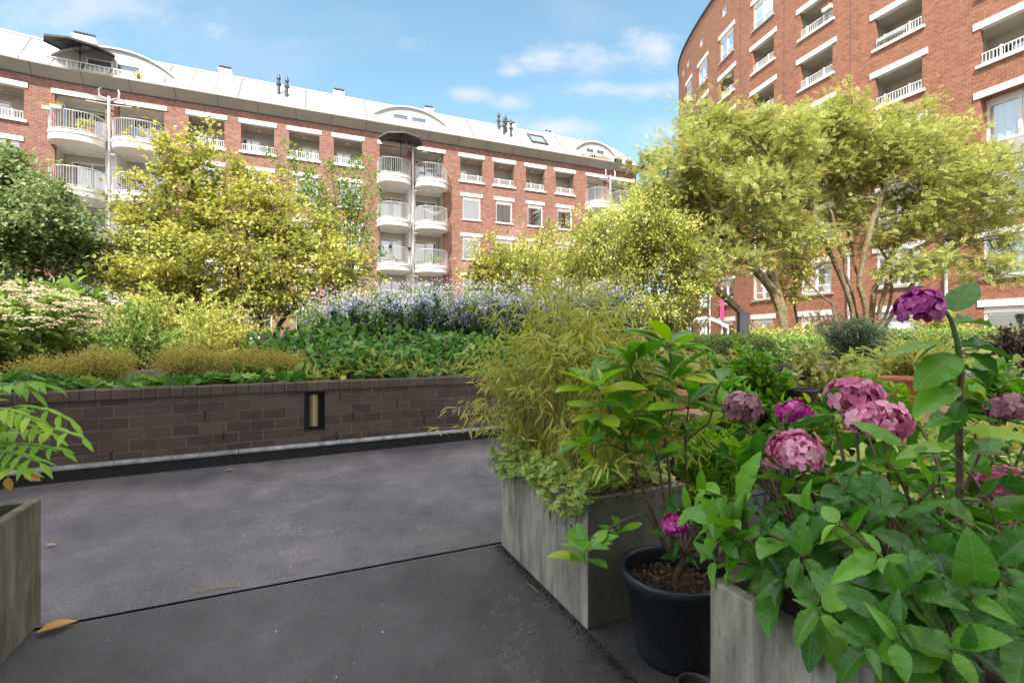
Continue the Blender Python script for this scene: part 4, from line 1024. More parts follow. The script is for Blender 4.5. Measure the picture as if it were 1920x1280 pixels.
for lab, x0, x1, y0, y1 in (('long wooden slatted bench carrying the terracotta and black pots on the terrace', 2.3, 4.45, 3.75, 4.75), ('short wooden bench under the small terracotta pot behind the pink heads', 2.2, 2.7, 3.35, 3.68), ('wooden bench under the wide terracotta pot behind the glossy shrub', .95, 1.75, 3.95, 4.5)):
    t = thing('wooden_bench', lab, 'bench', ((x0 + x1) / 2, (y0 + y1) / 2, 0)); m = MB(); n = max(3, int((y1 - y0) / .12)); w_ = (y1 - y0) / n
    for i in range(n): m.box(((x0 + x1) / 2, y0 + w_ * (i + .5), .605), ((x1 - x0) / 2, 0, 0), (0, w_ / 2 - .006, 0), (0, 0, .014))
    m.build('bench_top', MT['wood'], t)
    for x in (x0 + .05, x1 - .05):
        for y in (y0 + .05, y1 - .05): m = MB(); m.box((x, y, .295), (.025, 0, 0), (0, .025, 0), (0, 0, .295)); m.build('leg', MT['wood'], t)
# fallen leaves, twigs, crumbs
m = MB(); n = 1100; P_ = np.array([TB(a_, b_, .003) for a_, b_ in zip(rng.uniform(-4, 3, n), rng.uniform(-.5, 5.3, n))]); leaves(m, T_fold(.4, .2), P_, rdir(n, -.1, .3), rdir(n, .3, 1), .002 + .010 * rng.uniform(0, 1, n) ** 4, rng.uniform(0, 1, n)); tag(m.build('paving_litter', LF['cream']), 'pale specks of grit and petals scattered over the paving', None, kind='stuff')
def flat_leaf(name, label, p_, size, ang, tmpl='oval'):
    m = MB(); leaves(m, tmpl, [np.array(p_) + (0, 0, .012)], [[cos(ang), sin(ang), .12]], [[.15, .1, 1]], size, [random.random()])
    tag(m.build(name, MT['deadleaf'], loc=p_), label, 'leaf')
for px, py, s_, lab in ((424, 884, .07, 'tiny orange fallen leaf lying on the terrace in front of the wall light'), (68, 1192, .13, 'curled yellow brown leaf on the ground beside the mossy left planter'), (85, 1027, .05, 'small orange leaf beside the right face of the mossy planter'), (560, 842, .06, 'small brown leaf below the wall light by the bitumen edge')):
    z = EYE * 900 / (py - 640); q = G(px, py, z); flat_leaf('fallen_leaf', lab, (q[0], q[1], .002), s_, random.uniform(0, 1.2))
for (x0, y0, x1, y1), lab in (((367, 1112, 445, 1099), 'thin dry straw lying on the paving near the joint'), ((988, 1095, 1010, 1113), 'short pale twig lying beside the bamboo planter')):
    q = [G(px, py, EYE * 900 / (py - 640)) for px, py in ((x0, y0), (x1, y1))]; m = MB(); b0 = np.array(q[0]); 
    polytube(m, [q[0] + (0, 0, .006), (q[0] + q[1]) / 2 + (0, .004, .009), q[1] + (0, 0, .006)], .0025, 5); tag(m.build('twig', MT['culm'], loc=tuple(b0)), lab, 'twig')
m = MB(); n = 4200
e0 = np.array([.327, 2.076, 0]); P_ = []
for i in range(n):
    k = random.random()
    if k < .5: p_ = e0 + bv * random.uniform(-.6, .98) - av * abs(random.gauss(0, .03)) - av * .003
    elif k < .75: p_ = np.array([.62, 1.75, 0]) + rng.normal(0, .22, 3) * (1, 1, 0)
    else: q_ = PW.p(random.uniform(-6, 3), .02 + abs(random.gauss(0, .03)), 0); p_ = q_
    P_.append((p_[0], p_[1], .002))
P_ = np.array(P_); leaves(m, T_fold(.5, .2), P_, rdir(n, -.2, .5), rdir(n, .2, 1), rng.uniform(.002, .008, n), rng.uniform(0, 1, n))
tag(m.build('soil_crumbs', MT['soil']), 'loose dark soil crumbs scattered along the planter base', None, kind='stuff')

# ------------------------------------------------------------------ trees
def ells_from(lst, z, dz=.9):
    out = []
    for px, py, rx, ry in lst:
        c = G(px, py, z + random.uniform(-.6, .6)); out.append((c, (rx / 900 * z, max(.35, (rx + ry) / 2 / 900 * z * dz), ry / 900 * z)))
    return out
def tree(name, label, cat, trunks, ells, natt, nleaf, tmpl, size, lmat, bmat='bark', group=None, flat=.35, sig=.2, rtip=.005, expo=.47, rmax=.12, step=.3, droop=.1, loc=None, updir=.25):
    t = thing(name, label, cat, tuple(trunks[0][0]), group)
    w = np.array([r[0] * r[1] * r[2] for c, r in ells]) ** .6; w = w / w.sum(); cnt = rng.multinomial(natt, w)
    att = np.concatenate([in_ell(n, c, r, .45) for n, (c, r) in zip(cnt, ells)])
    allp = []; off = 0; mb = MB(); tipsP = []; tipsD = []
    owner = np.argmin([[np.linalg.norm(a - tr[-1]) for tr in trunks] for a in att], axis=1)
    for k, tr in enumerate(trunks):
        A_ = att[owner == k]
        if not len(A_): A_ = np.array([tr[-1] + (0, 0, .3)])
        # resample trunk
        pts = []
        for a_, b_ in zip(tr[:-1], tr[1:]):
            mseg = max(1, int(np.linalg.norm(np.array(b_) - np.array(a_)) / .3))
            for i in range(mseg): pts.append(np.array(a_) + (np.array(b_) - np.array(a_)) * i / mseg + (rng.normal(0, .02, 3) if i else 0))
        pts.append(np.array(tr[-1]))
        P_, par, tips = skeleton(pts, max(0, len(pts) - 3), A_, step)
        branches(mb, P_, par, tips, rtip, expo, rmax); tipsP.append(P_[tips]); tipsD.append(unit(P_[tips] - P_[par[tips]]))
        # short twigs at every tip
    TP = np.concatenate(tipsP); TD = np.concatenate(tipsD); n = len(TP)
    k = 5; tw = np.repeat(TP, k, 0); e = tw + (np.repeat(TD, k, 0) * .6 + rdir(n * k) * (1, 1, flat * 1.3)) * sig * 1.1 * np.repeat(rng.uniform(.55, 1.9, n) ** 1.2, k)[:, None]
    tubes(mb, tw, e, rtip * .8, rtip * .4, 3)
    mb.build('trunk', MT[bmat], t, False)
    lm = MB(); per = nleaf // n; idx = np.repeat(np.arange(n), per)
    which = rng.integers(0, k, n * per); tt = rng.uniform(.1, 1.15, (n * per, 1)); ee = e.reshape(n, k, 3)[idx, which]
    P_ = TP[idx] + (ee - TP[idx]) * tt + rng.normal(0, 1, (n * per, 3)) * (sig * .33, sig * .33, sig * flat * .5)
    D_ = unit(unit(ee - TP[idx]) * .7 + rdir(n * per) * .8 + (0, 0, -droop)); up = unit(np.array([0, -.1, 1.]) + rdir(n * per) * .45)
    tv = rng.uniform(-.22, .22, n)
    leaves(lm, tmpl, P_, D_, up, size * rng.uniform(.65, 1.25, n * per), np.clip(rng.normal(.5, .15, n * per) + tv[idx], 0, 1))
    lm.build('crown', LF[lmat], t)
    return t
tree('golden_tree', 'broad yellow green tree with golden leaves in front of the left apartment block', 'tree',
     [[(-6.3, 12.2, .8), (-6.35, 12.2, 1.6), (-6.6, 12.1, 2.5)], [(-6.2, 12.25, .8), (-5.9, 12.2, 1.7), (-5.3, 12.1, 2.6)], [(-6.4, 12.2, .8), (-7.1, 12.1, 1.7), (-7.9, 12.0, 2.4)]],
     ells_from([(355, 310, 40, 45), (330, 375, 85, 60), (420, 400, 90, 60), (300, 440, 90, 60), (430, 480, 150, 70), (560, 470, 90, 70), (520, 400, 60, 50), (270, 530, 110, 55), (400, 560, 160, 50), (560, 550, 110, 45), (620, 500, 55, 50), (235, 470, 35, 60), (470, 340, 40, 40), (320, 290, 18, 30), (380, 275, 16, 26)], 12.0),
     600, 33000, 'wide', .115, 'yellow', 'barkd', sig=.30, flat=.26, rtip=.006)
tree('green_tree', 'dense mid green tree at the left edge below the round balconies', 'tree',
     [[(-12.2, 11.4, .7), (-12.1, 11.4, 2.0), (-12.0, 11.3, 3.0)], [(-12.1, 11.4, .7), (-11.2, 11.3, 1.9), (-10.6, 11.2, 2.9)]],
     ells_from([(-30, 330, 70, 60), (25, 340, 45, 55), (60, 400, 80, 60), (120, 440, 60, 50), (150, 480, 50, 40), (40, 470, 110, 50), (-60, 430, 90, 90), (100, 380, 30, 30), (20, 540, 120, 30)], 11.0),
     420, 24000, 'wide', .115, 'olive', 'barkd', sig=.24, flat=.5)
# upright tree: long straight shoots carrying leaves in rows
t = thing('upright_tree', 'slender tree of upright leafy shoots between the golden tree and the round balconies', 'tree', tuple(G(640, 600, 17)))
tips = np.array([G(px, py, 17 + random.uniform(-.7, .7)) for px, py in ((500, 285), (528, 262), (548, 300), (520, 320), (575, 315), (600, 345), (622, 300), (648, 320), (668, 296), (690, 292), (703, 322), (712, 352), (560, 350), (640, 340), (590, 380), (680, 350), (705, 400), (720, 470), (700, 440), (540, 380), (610, 300), (655, 370), (725, 520), (690, 500))])
base = np.tile(G(645, 560, 17), (len(tips), 1)) + rng.normal(0, .12, (len(tips), 3))
m = MB(); sp = stems(m, base, tips, .032, .005, 7, .2, 5, .35); polytube(m, [G(640, 640, 17), G(643, 600, 17), G(645, 555, 17)], [.11, .09, .07], 8); m.build('trunk', MT['barkd'], t)
n = len(tips); per = 180; idx = np.repeat(np.arange(n), per); tt = .28 + .72 * np.tile((np.arange(per) + .5) / per, n)
P_, T_ = sp(idx, tt); side = np.tile([1, -1], n * per // 2)[:, None]; sd_ = unit(np.cross(T_, rdir(len(T_)) * .5 + (0, 1, 0)))
tw = rng.uniform(0, .6, (len(P_), 1)) * (1.15 - tt[:, None]); P_ = P_ + sd_ * side * tw + rdir(len(P_)) * .05
m = MB(); leaves(m, 'wide', P_, unit(sd_ * side + T_ * .5 + rdir(len(T_)) * .35), unit(T_ + rdir(len(T_)) * .4), .135 * rng.uniform(.7, 1.2, len(P_)), rng.uniform(.1, .9, len(P_)))
m.build('crown', LF['green'], t)
tree('yellow_shrub', 'large rounded pale yellow green shrub in the middle behind the asters', 'shrub',
     [[G(1130, 660, 12), G(1130, 600, 12)], [G(1150, 660, 12), G(1200, 590, 12)], [G(1120, 660, 12), G(1070, 590, 12)]],
     ells_from([(1100, 460, 60, 40), (1180, 450, 70, 45), (1060, 510, 60, 45), (1140, 510, 100, 50), (1230, 500, 60, 60), (1080, 570, 90, 45), (1190, 575, 100, 50), (1260, 450, 50, 45), (1120, 420, 50, 25), (1010, 480, 40, 40), (1290, 540, 40, 60), (1210, 410, 50, 30)], 12),
     560, 34000, 'fold', .095, 'pale', 'barkd', sig=.22, flat=.6, rmax=.05)
tree('small_shrub', 'smaller green shrub with reddish tips left of the pale yellow shrub', 'shrub',
     [[G(940, 650, 11), G(940, 580, 11)]], ells_from([(930, 490, 45, 35), (975, 510, 40, 45), (900, 520, 30, 30), (945, 550, 70, 40)], 11), 120, 5200, 'fold', .11, 'yellow', 'barkd', sig=.24, rmax=.03)
tree('feathery_tree', 'feathery yellow green tree with a leaning forked trunk, left of the multi stemmed one', 'tree',
     [[G(1470, 640, 13), G(1462, 580, 13), G(1448, 545, 13), G(1408, 495, 12.8), G(1380, 465, 12.7)], [G(1475, 640, 13), G(1468, 585, 13), G(1445, 510, 13.2), G(1437, 455, 13.3)], [G(1425, 640, 13), G(1385, 580, 12.9), G(1330, 535, 12.7), G(1300, 500, 12.5)]],
     ells_from([(1235, 350, 28, 45), (1300, 300, 50, 50), (1390, 275, 70, 50), (1470, 290, 60, 60), (1300, 370, 80, 50), (1400, 370, 90, 50), (1250, 430, 60, 45), (1350, 440, 90, 35), (1215, 300, 16, 22), (1450, 430, 60, 40), (1290, 480, 60, 30), (1335, 230, 30, 26), (1225, 480, 55, 50), (1210, 400, 40, 60), (1380, 490, 60, 22), (1300, 530, 40, 22), (1440, 240, 40, 24), (1290, 240, 20, 30)], 13.0, 1.1),
     800, 26000, 'feather', .17, 'acer', 'bark', sig=.25, flat=.38, rmax=.14, rtip=.0065, group='feathery trees before the curved block', expo=.5)
tree('feathery_tree', 'widest feathery tree with many bare stems fanning out before the curved brick block', 'tree',
     [[G(1618, 640, 14.5), G(1600, 560, 14.4), G(1575, 470, 14.3), G(1560, 400, 14.2)], [G(1625, 640, 14.5), G(1622, 560, 14.6), G(1600, 490, 14.8), G(1590, 430, 14.9)],
      [G(1635, 640, 14.5), G(1655, 560, 14.4), G(1665, 520, 14.3), G(1710, 470, 14.1), G(1790, 430, 14)], [G(1640, 640, 14.5), G(1668, 570, 14.6), G(1672, 500, 14.7), G(1640, 450, 14.8)],
      [G(1580, 640, 14.4), G(1560, 570, 14.3), G(1510, 525, 14.2), G(1485, 520, 14.1)], [G(1645, 640, 14.5), G(1690, 560, 14.6), G(1740, 500, 14.8), G(1780, 470, 15)], [G(1612, 640, 14.3), G(1585, 540, 14.1), G(1545, 450, 14.0), G(1520, 380, 14)], [G(1630, 640, 14.7), G(1640, 540, 14.9), G(1690, 440, 15.1), G(1700, 380, 15.2)], [G(1628, 640, 14.2), G(1612, 520, 14), G(1632, 430, 13.9), G(1650, 370, 13.9)]],
     ells_from([(1530, 235, 60, 38), (1600, 260, 80, 50), (1700, 285, 90, 45), (1790, 320, 90, 40), (1640, 340, 110, 50), (1540, 320, 60, 60), (1760, 385, 100, 35), (1860, 350, 60, 35), (1580, 400, 80, 30), (1890, 400, 60, 25), (1500, 400, 50, 40), (1720, 420, 60, 20), (1850, 300, 50, 26), (1690, 230, 60, 20), (1560, 205, 50, 16), (1780, 250, 60, 20), (1820, 440, 60, 25), (1540, 440, 40, 30), (1650, 450, 70, 22), (1890, 460, 40, 20), (1480, 350, 50, 60), (1720, 495, 70, 22), (1860, 500, 50, 22), (1500, 495, 40, 26)], 14.4, 1.1),
     1050, 31000, 'feather', .175, 'acer', 'bark', sig=.25, flat=.34, rmax=.12, rtip=.0065, group='feathery trees before the curved block', expo=.46)
tree('reddish_climber', 'brownish leafy climber hanging beside the forked tree trunk', 'climber', [[G(1495, 640, 14), G(1490, 560, 14), G(1485, 480, 14)]], ells_from([(1490, 480, 22, 40), (1480, 540, 22, 30), (1500, 430, 16, 24)], 14), 50, 2200, 'fold', .11, 'yellow', 'barkd', sig=.22)
# ------------------------------------------------------------------ bushes
def bush(name, label, cat, px0, px1, py0, py1, z, nst, tmpl, size, lmat, smat='stem', per=16, base_z=None, dz=None, t0=.25, droop=0, r0=.008, group=None, out=.8, sv=.3, pw=.5, **kw):
    c = G((px0 + px1) / 2, 0, z); rx = (px1 - px0) / 2 / 900 * z; top = G(0, py0, z)[2]; bot = G(0, py1, z)[2]
    bz = soil_h(c[0], z) if base_z is None else base_z
    t = thing(name, label, cat, (c[0], z, bz), group)
    cz = (top + bot) / 2; rz = max(.1, (top - bot) / 2)
    tips = in_ell(nst, (c[0], z, cz), (rx, dz or rx * .8, rz), pw)
    b = np.stack([c[0] + rng.normal(0, rx * .28, nst), z + rng.normal(0, .12, nst), np.full(nst, bz)], 1)
    stem_plant(t, b, tips, tmpl, size, lmat, smat, per, t0=t0, droop=droop, r0=r0, r1=.002, out=out, sv=sv, **kw)
    return t
def corymbs(t, n, c, r, mat, rad, per, size, name='flower_cluster', facing=(0, -.4, 1)):
    m = MB(); P0 = rdir(n, -.15, 1) * np.asarray(r) * rng.uniform(.85, 1.05, (n, 1)) + np.asarray(c)
    k = np.repeat(np.arange(n), per); a = rng.uniform(0, 2 * pi, len(k)); q = np.sqrt(rng.uniform(0, 1, len(k))) * rad
    P_ = P0[k] + np.stack([q * np.cos(a), q * np.sin(a), -q * q / rad * .35 + rng.normal(0, rad * .08, len(k))], 1)
    leaves(m, 'disc', P_, rdir(len(k), -.2, .2), unit(np.array(facing) + rdir(len(k)) * .5), size * rng.uniform(.6, 1.3, len(k)), np.clip(rng.normal(.5, .25, len(k)), 0, 1))
    m.build(name, LF[mat], t)
t = bush('lacecap_shrub', 'shrub covered in flat cream flower heads at the left edge above the low wall', 'shrub', -90, 175, 520, 690, 7.0, 150, 'oval', .13, 'green', per=26)
corymbs(t, 330, (G(40, 0, 7)[0], 7.0, G(0, 610, 7)[2]), (1.08, .85, .62), 'cream', .085, 40, .024)
bush('leafy_shrub', 'taller shrub with large plain leaves above the cream flowered shrub', 'shrub', 90, 180, 500, 600, 8.2, 26, 'oval', .2, 'green', per=16)
bush('willowy_shrub', 'loose fine leaved green shrub below the golden tree', 'shrub', 165, 330, 560, 690, 7.2, 120, 'fold', .055, 'green', per=60, t0=.2)
bush('willowy_shrub', 'pale fine leaved shrub in sun, right below the golden tree', 'shrub', 330, 520, 585, 690, 8.2, 120, 'fold', .06, 'yellow', per=60, t0=.2)
bush('willowy_shrub', 'dark fine leaved shrub behind the seed froth, between cream flowers and golden tree', 'shrub', 210, 420, 600, 700, 8.8, 110, 'fold', .07, 'green', per=50, t0=.2)
bush('leafy_shrub', 'sunlit low shrub under the left part of the golden tree', 'shrub', 120, 560, 520, 660, 10.2, 160, 'fold', .09, 'pale', per=60, t0=.2)
bush('leafy_shrub', 'rounded green shrub beyond the left edge, beside the cream flowered one', 'shrub', -420, -90, 540, 690, 7.5, 110, 'oval', .13, 'olive', per=22)
bush('leafy_shrub', 'tall olive shrub behind the left end of the planting bed', 'shrub', -500, -60, 470, 640, 10.5, 120, 'oval', .15, 'olive', per=24)
# ground cover strips on the bed (uncountable)
def strip(name, label, u0, u1, t0, t1, n, h0, h1, tmpl, size, mat, up=.6, out=.9, droop=0, zoff=.0, stemn=0, kind='stuff', slope=0):
    u = rng.uniform(u0, u1, n); d = rng.uniform(t0, t1, n); q = np.array([PW.p(a, -b, 0) for a, b in zip(u, d)])
    hs = soil_h(q[:, 0], q[:, 1]) + h0 + (h1 - h0) * rng.uniform(0, 1, n) ** .7 * (1 - .5 * rng.uniform(0, 1, n)) * (0.75 + .35 * np.sin(u * 2.7) * np.sin(u * 1.1 + d * 3)) + zoff + slope * (d - t0) * np.clip((u + 1.2) / 1.6, 0, 1)
    q[:, 2] = hs; m = MB()
    leaves(m, tmpl, q, unit(rdir(n) * out + np.array([PW.Nn[0, 0], PW.Nn[0, 1], 0]) * .35 + (0, 0, up - droop)), unit(np.array([0, -.25, 1.]) + rdir(n) * .5), size * rng.uniform(.6, 1.25, n), np.clip(rng.normal(.5, .25, n), 0, 1))
    if stemn:
        i = rng.choice(n, stemn); a = q[i].copy(); a[:, 2] -= .3; a[:, :2] += rng.normal(0, .06, (stemn, 2)); tubes(m, a, q[i], .002, .0015, 3)
    return tag(m.build(name, LF[mat]), label, None, kind=kind)
strip('lobed_ground_cover', 'round lobed green leaves spilling along the top of the low wall', -7.5, -.35, .12, .50, 1500, .06, .22, 'lobed7', .17, 'ground', up=.1)
strip('lobed_ground_cover', 'round lobed green leaves thinning out over the coping at the right', .2, 2.6, .14, .45, 260, .08, .18, 'lobed7', .12, 'ground', up=.1)
for i, (px, py, wpx, lab) in enumerate([(30, 690, 60, 'golden brown seed froth clump at the left edge'), (120, 680, 50, 'golden brown seed froth clump below the cream flowered shrub'), (170, 672, 40, 'small golden seed froth clump beside the fine leaved shrub'), (320, 668, 45, 'golden seed froth clump at the left start of the long froth band'), (385, 672, 50, 'golden seed froth clump second in the long froth band'), (450, 674, 50, 'golden seed froth clump in the middle of the long froth band'), (515, 676, 45, 'golden seed froth clump near the right end of the long froth band'), (560, 686, 30, 'sparse golden seed froth clump left of the broad green leaves')]):
    u = PW.at(px); q = PW.p(u, -.62, 0); z = q[1]; top = G(0, py - 22, z)[2]; sz = soil_h(q[0], z); t = thing('frothy_perennial', lab, 'plant', (q[0], z, sz), 'golden seed froth clumps behind the wall')
    n = 80; r = wpx / 900 * z
    tips = in_ell(n, (q[0], z, top - .14), (r, .3, .15), .4); sm = MB(); sp = stems(sm, np.tile((q[0], z, sz), (n, 1)) + rng.normal(0, .06, (n, 3)) * (1, 1, 0), tips, .002, .0012, 4); sm.build('stem', MT['stemg'], t)
    idx = np.repeat(np.arange(n), 90); P_, _ = sp(idx, rng.uniform(.6, 1, len(idx))); P_ = P_ + rng.normal(0, .045, P_.shape)
    m = MB(); leaves(m, 'fold', P_, rdir(len(P_)), rdir(len(P_)), rng.uniform(.010, .024, len(P_)), rng.uniform(0, 1, len(P_))); m.build('seed_head', LF['froth'], t)
strip('broad_leaved_perennials', 'mass of broad green leaves between the low wall and the asters', -1.0, 3.6, .35, 2.3, 6800, .05, .46, 'oval', .13, 'ground', up=.25, slope=.20)
strip('broad_leaved_perennials', 'yellowing leaves at the foot of the broad green leaves', -.9, 3.2, .15, 1.4, 700, .05, .36, 'oval', .10, 'yellow', up=.2)
strip('dry_grass', 'pale straw and grass blades arching over the wall edge', -.4, 3.2, .16, .9, 800, .03, .26, T_fold(.028, .02), .24, 'pale', up=.55, stemn=260)
m = MB(); n = 46; u = rng.uniform(-.8, 3.2, n); d = rng.uniform(.3, 2.0, n); q = np.array([PW.p(a, -b, 0) for a, b in zip(u, d)]); q[:, 2] = soil_h(q[:, 0], q[:, 1]) + rng.uniform(.25, .5, n)
k = np.repeat(np.arange(n), 26); P_ = q[k] + np.stack([rng.normal(0, .006, len(k)), rng.normal(0, .006, len(k)), rng.uniform(0, .075, len(k))], 1)
leaves(m, 'disc', P_, rdir(len(k)), rdir(len(k), -.3, .6), .016, rng.uniform(0, .7, len(k))); a = q.copy(); a[:, 2] -= .35; tubes(m, a, q, .002, .002, 3); tag(m.build('flower_spikes', LF['purf']), 'thin dark magenta flower spikes above the broad green leaves', None, kind='stuff')
for px, py in ((618, 668), (688, 684), (808, 678), (722, 690)): pass
# asters: one plant, shade put into the front row's colours, sun into the back's
k = 0
labs = ['leftmost', 'second from the left', 'third from the left', 'fourth from the left', 'fifth from the left', 'sixth from the left', 'seventh from the left', 'eighth from the left', 'rightmost']
for row, (pxs, dpy, dz_, w_) in enumerate([((640, 700, 765, 830, 900, 970, 1040, 1100, 1150), 0, 0, 48), ((610, 665, 735, 805, 880, 950, 1020, 1085, 1140), -22, 1.3, 50)]):
    for i, px in enumerate(pxs):
        z = 7.7 + dz_ + (px - 640) * .0016; py = (582 - (min(px, 730) - 610) * .22) + dpy + random.uniform(-5, 5)
        c = G(px, 0, z); top = G(0, py, z)[2]; sz = float(soil_h(c[0], z)); t = thing('aster_clump', f"{'shaded lilac blue' if row == 0 else 'sunlit pale pink white'} aster clump, {labs[i]} of the {'front' if row == 0 else 'back'} row", 'flowering plant', (c[0], z, sz), 'asters on the planting mound')
        n = 75; r = w_ / 900 * z
        tips = np.stack([c[0] + rng.uniform(-r, r, n), z + rng.uniform(-.5, .5, n), top + rng.normal(0, .05, n) - rng.uniform(0, 1, n) ** 1.4 * .7], 1)
        sm = MB(); b = np.stack([c[0] + rng.normal(0, r * .5, n), z + rng.normal(0, .25, n), np.full(n, sz)], 1); sp = stems(sm, b, tips, .004, .002, 4, 0, 3); sm.build('stem', MT['stemg'], t)
        idx = np.repeat(np.arange(n), 22); P_, T_ = sp(idx, rng.uniform(.15, .93, len(idx))); m = MB()
        leaves(m, 'narrow', P_, unit(T_ * .4 + rdir(len(P_)) + (0, 0, -.1)), (0, 0, 1.), .12 * rng.uniform(.7, 1.2, len(P_)), rng.uniform(0, .8, len(P_))); leaves(m, 'fold', P_[::2], unit(rdir(len(P_[::2])) + (0, 0, -.2)), (0, 0, 1.), .09, rng.uniform(0, .6, len(P_[::2])))
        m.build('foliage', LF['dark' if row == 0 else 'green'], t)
        idx = np.repeat(np.arange(n), 12); P_ = tips[idx] + rng.normal(0, 1, (len(idx), 3)) * (.065, .065, .05)
        m = MB(); leaves(m, 'disc', P_, rdir(len(P_)), unit(rdir(len(P_)) * .8 + (0, -.3, 1)), rng.uniform(.018, .036, len(P_)), np.clip(rng.normal(.5, .3, len(P_)), 0, 1)); m.build('flower', LF['aster' if row == 0 else 'aster_lit'], t)['kind'] = 'stuff'
# ------------------------------------------------------------------ right hand garden
def hedge(name, label, P0, P1, wdt, h, n, size, mat, z0=.6):
    t = thing(name, label, 'hedge', (*((np.array(P0) + np.array(P1)) / 2), z0))
    P0, P1 = np.array([*P0, 0.]), np.array([*P1, 0.]); d = unit(P1 - P0); s = np.array([-d[1], d[0], 0]); L = np.linalg.norm(P1 - P0)
    m = MB(); m.box((P0 + P1) / 2 + (0, 0, z0 + h * .45), d * (L / 2 - .08), s * (wdt / 2 - .1), np.array([0, 0, h * .45])); m.build('branches', MT['barkd'], t)
    a = rng.uniform(0, L, n); face = rng.uniform(0, 1, n); top = face > .6
    off = np.where(top, rng.uniform(-.5, .5, n), -.5) * wdt; hh = np.where(top, h, rng.uniform(0, 1, n) * h) + rng.normal(0, .035, n)
    P_ = P0 + d * a[:, None] + s * (off + rng.normal(0, .04, n))[:, None]; P_[:, 2] = z0 + hh
    m = MB(); leaves(m, 'fold', P_, unit(rdir(n) + (0, -.3, .5)), unit(rdir(n) * .7 + (0, 0, 1)), size * rng.uniform(.7, 1.3, n), rng.uniform(0, 1, n)); m.build('foliage', LF[mat], t)
hedge('clipped_hedge', 'low dark clipped hedge in front of the leaning tree trunk', (G(1265, 0, 9.2)[0], 9.2), (G(1560, 0, 11)[0], 11), .9, .62, 14000, .055, 'green', .7)
hedge('clipped_hedge', 'lighter clipped hedge at the foot of the curved block, right of the conifer', (G(1640, 0, 11)[0], 11), (G(2000, 0, 9)[0], 9), .9, .75, 9000, .055, 'green', .7)
bush('leafy_shrub', 'sunlit pale shrub at the foot of the gap between the two blocks', 'shrub', 1150, 1340, 520, 650, 14.5, 170, 'fold', .09, 'pale', per=50)
bush('leafy_shrub', 'sunny yellow green shrub around the foot of the leaning trunk', 'shrub', 1370, 1560, 600, 650, 12, 90, 'fold', .08, 'pale', per=40)
bush('leafy_shrub', 'pale pink flowering shrub under the ground floor window of the curved block', 'shrub', 1500, 1600, 560, 640, 17, 60, 'fold', .09, 'cream', per=40)
bush('leafy_shrub', 'green shrub filling the bed left of the ground floor windows, right edge', 'shrub', 1700, 1830, 560, 640, 13, 90, 'fold', .09, 'pale', per=36)
t = thing('conifer', 'spreading blue green conifer below the multi stemmed tree', 'tree', (G(1605, 0, 8.6)[0], 8.6, .7))
tips = np.concatenate([in_ell(70, (G(px, 0, 8.6)[0], 8.6, G(0, py, 8.6)[2]), (rx / 900 * 8.6, .6, .10), .5) for px, py, rx in ((1600, 604, 34), (1575, 616, 46), (1632, 620, 44), (1600, 640, 66), (1640, 656, 60), (1585, 668, 50))])
stem_plant(t, np.tile((G(1605, 0, 8.6)[0], 8.6, .75), (len(tips), 1)), tips, 'needle', .085, 'conifer', 'stem', 46, t0=.35, r0=.014, out=.8, upb=0, name='needles')
bush('purple_shrub', 'dark purple leaved shrub below the ground floor windows at the right edge', 'shrub', 1840, 1990, 600, 680, 7.5, 70, 'fold', .08, 'purple', per=30)
bush('climbing_perennial', 'tall bushy perennial with many small dull green leaves behind the hydrangea', 'plant', 1325, 1480, 628, 800, 4.5, 130, 'oval', .07, 'rhodo', per=34, base_z=0.02, t0=.3, r0=.006, droop=.2)
bush('climbing_perennial', 'bushy perennial of small pointed leaves, right of the tallest green one', 'plant', 1450, 1600, 640, 800, 4.9, 130, 'oval', .07, 'acer', per=34, base_z=0.02, t0=.3, r0=.006, droop=.2)
bush('leafy_plant', 'bright light green leafy plant in front of the terracotta pot', 'plant', 1550, 1700, 690, 830, 3.7, 80, 'oval', .08, 'bright', per=18, base_z=0.02, t0=.4)
bush('ornamental_grass', 'tuft of pale arching grass blades behind the terracotta pot', 'plant', 1630, 1800, 630, 730, 5.2, 160, 'strap', .22, 'pale', per=8, base_z=.3, t0=.3, out=.5, droop=.2)
bush('silver_shrub', 'fine silvery grey shrub just right of the conifer', 'shrub', 1640, 1750, 640, 700, 6.4, 70, 'needle', .07, 'grey', per=50, base_z=.5, t0=.2)
bush('leafy_plant', 'mid green broad leaved plant right of the purple flower stem', 'plant', 1790, 1960, 680, 800, 3.6, 50, 'oval', .10, 'rhodo', per=12, base_z=.02, t0=.4)
bush('leafy_plant', 'low pale green plant with rounded leaves behind the bare woody stem', 'plant', 1640, 1800, 770, 880, 2.9, 46, 'lobed', .07, 'geran', per=14, base_z=.02, t0=.4)
bush('leafy_plant', 'pale variegated leafy plant at the right edge behind the hydrangea', 'plant', 1790, 1980, 790, 900, 2.8, 46, 'oval', .075, 'pale', per=12, base_z=.02, t0=.4)
bush('leafy_plant', 'green plant with thin stems directly behind the faded hydrangea head', 'plant', 1300, 1420, 700, 830, 3.2, 40, 'oval', .07, 'bright', per=12, base_z=.02, t0=.4)
bush('leafy_plant', 'dense green foliage filling the gap behind the round concrete planter', 'plant', 1180, 1420, 640, 760, 6.0, 150, 'oval', .09, 'acer', per=24, base_z=.02, t0=.3)
bush('leafy_plant', 'dense dark foliage in the terrace depth behind the terracotta pots', 'plant', 1540, 1930, 640, 790, 6.2, 200, 'oval', .10, 'geran', per=26, base_z=.02, t0=.3)
bush('leafy_plant', 'leafy dark mass at the far right of the terrace', 'plant', 1880, 2100, 640, 860, 4.4, 90, 'oval', .10, 'green', per=22, base_z=.02, t0=.25)
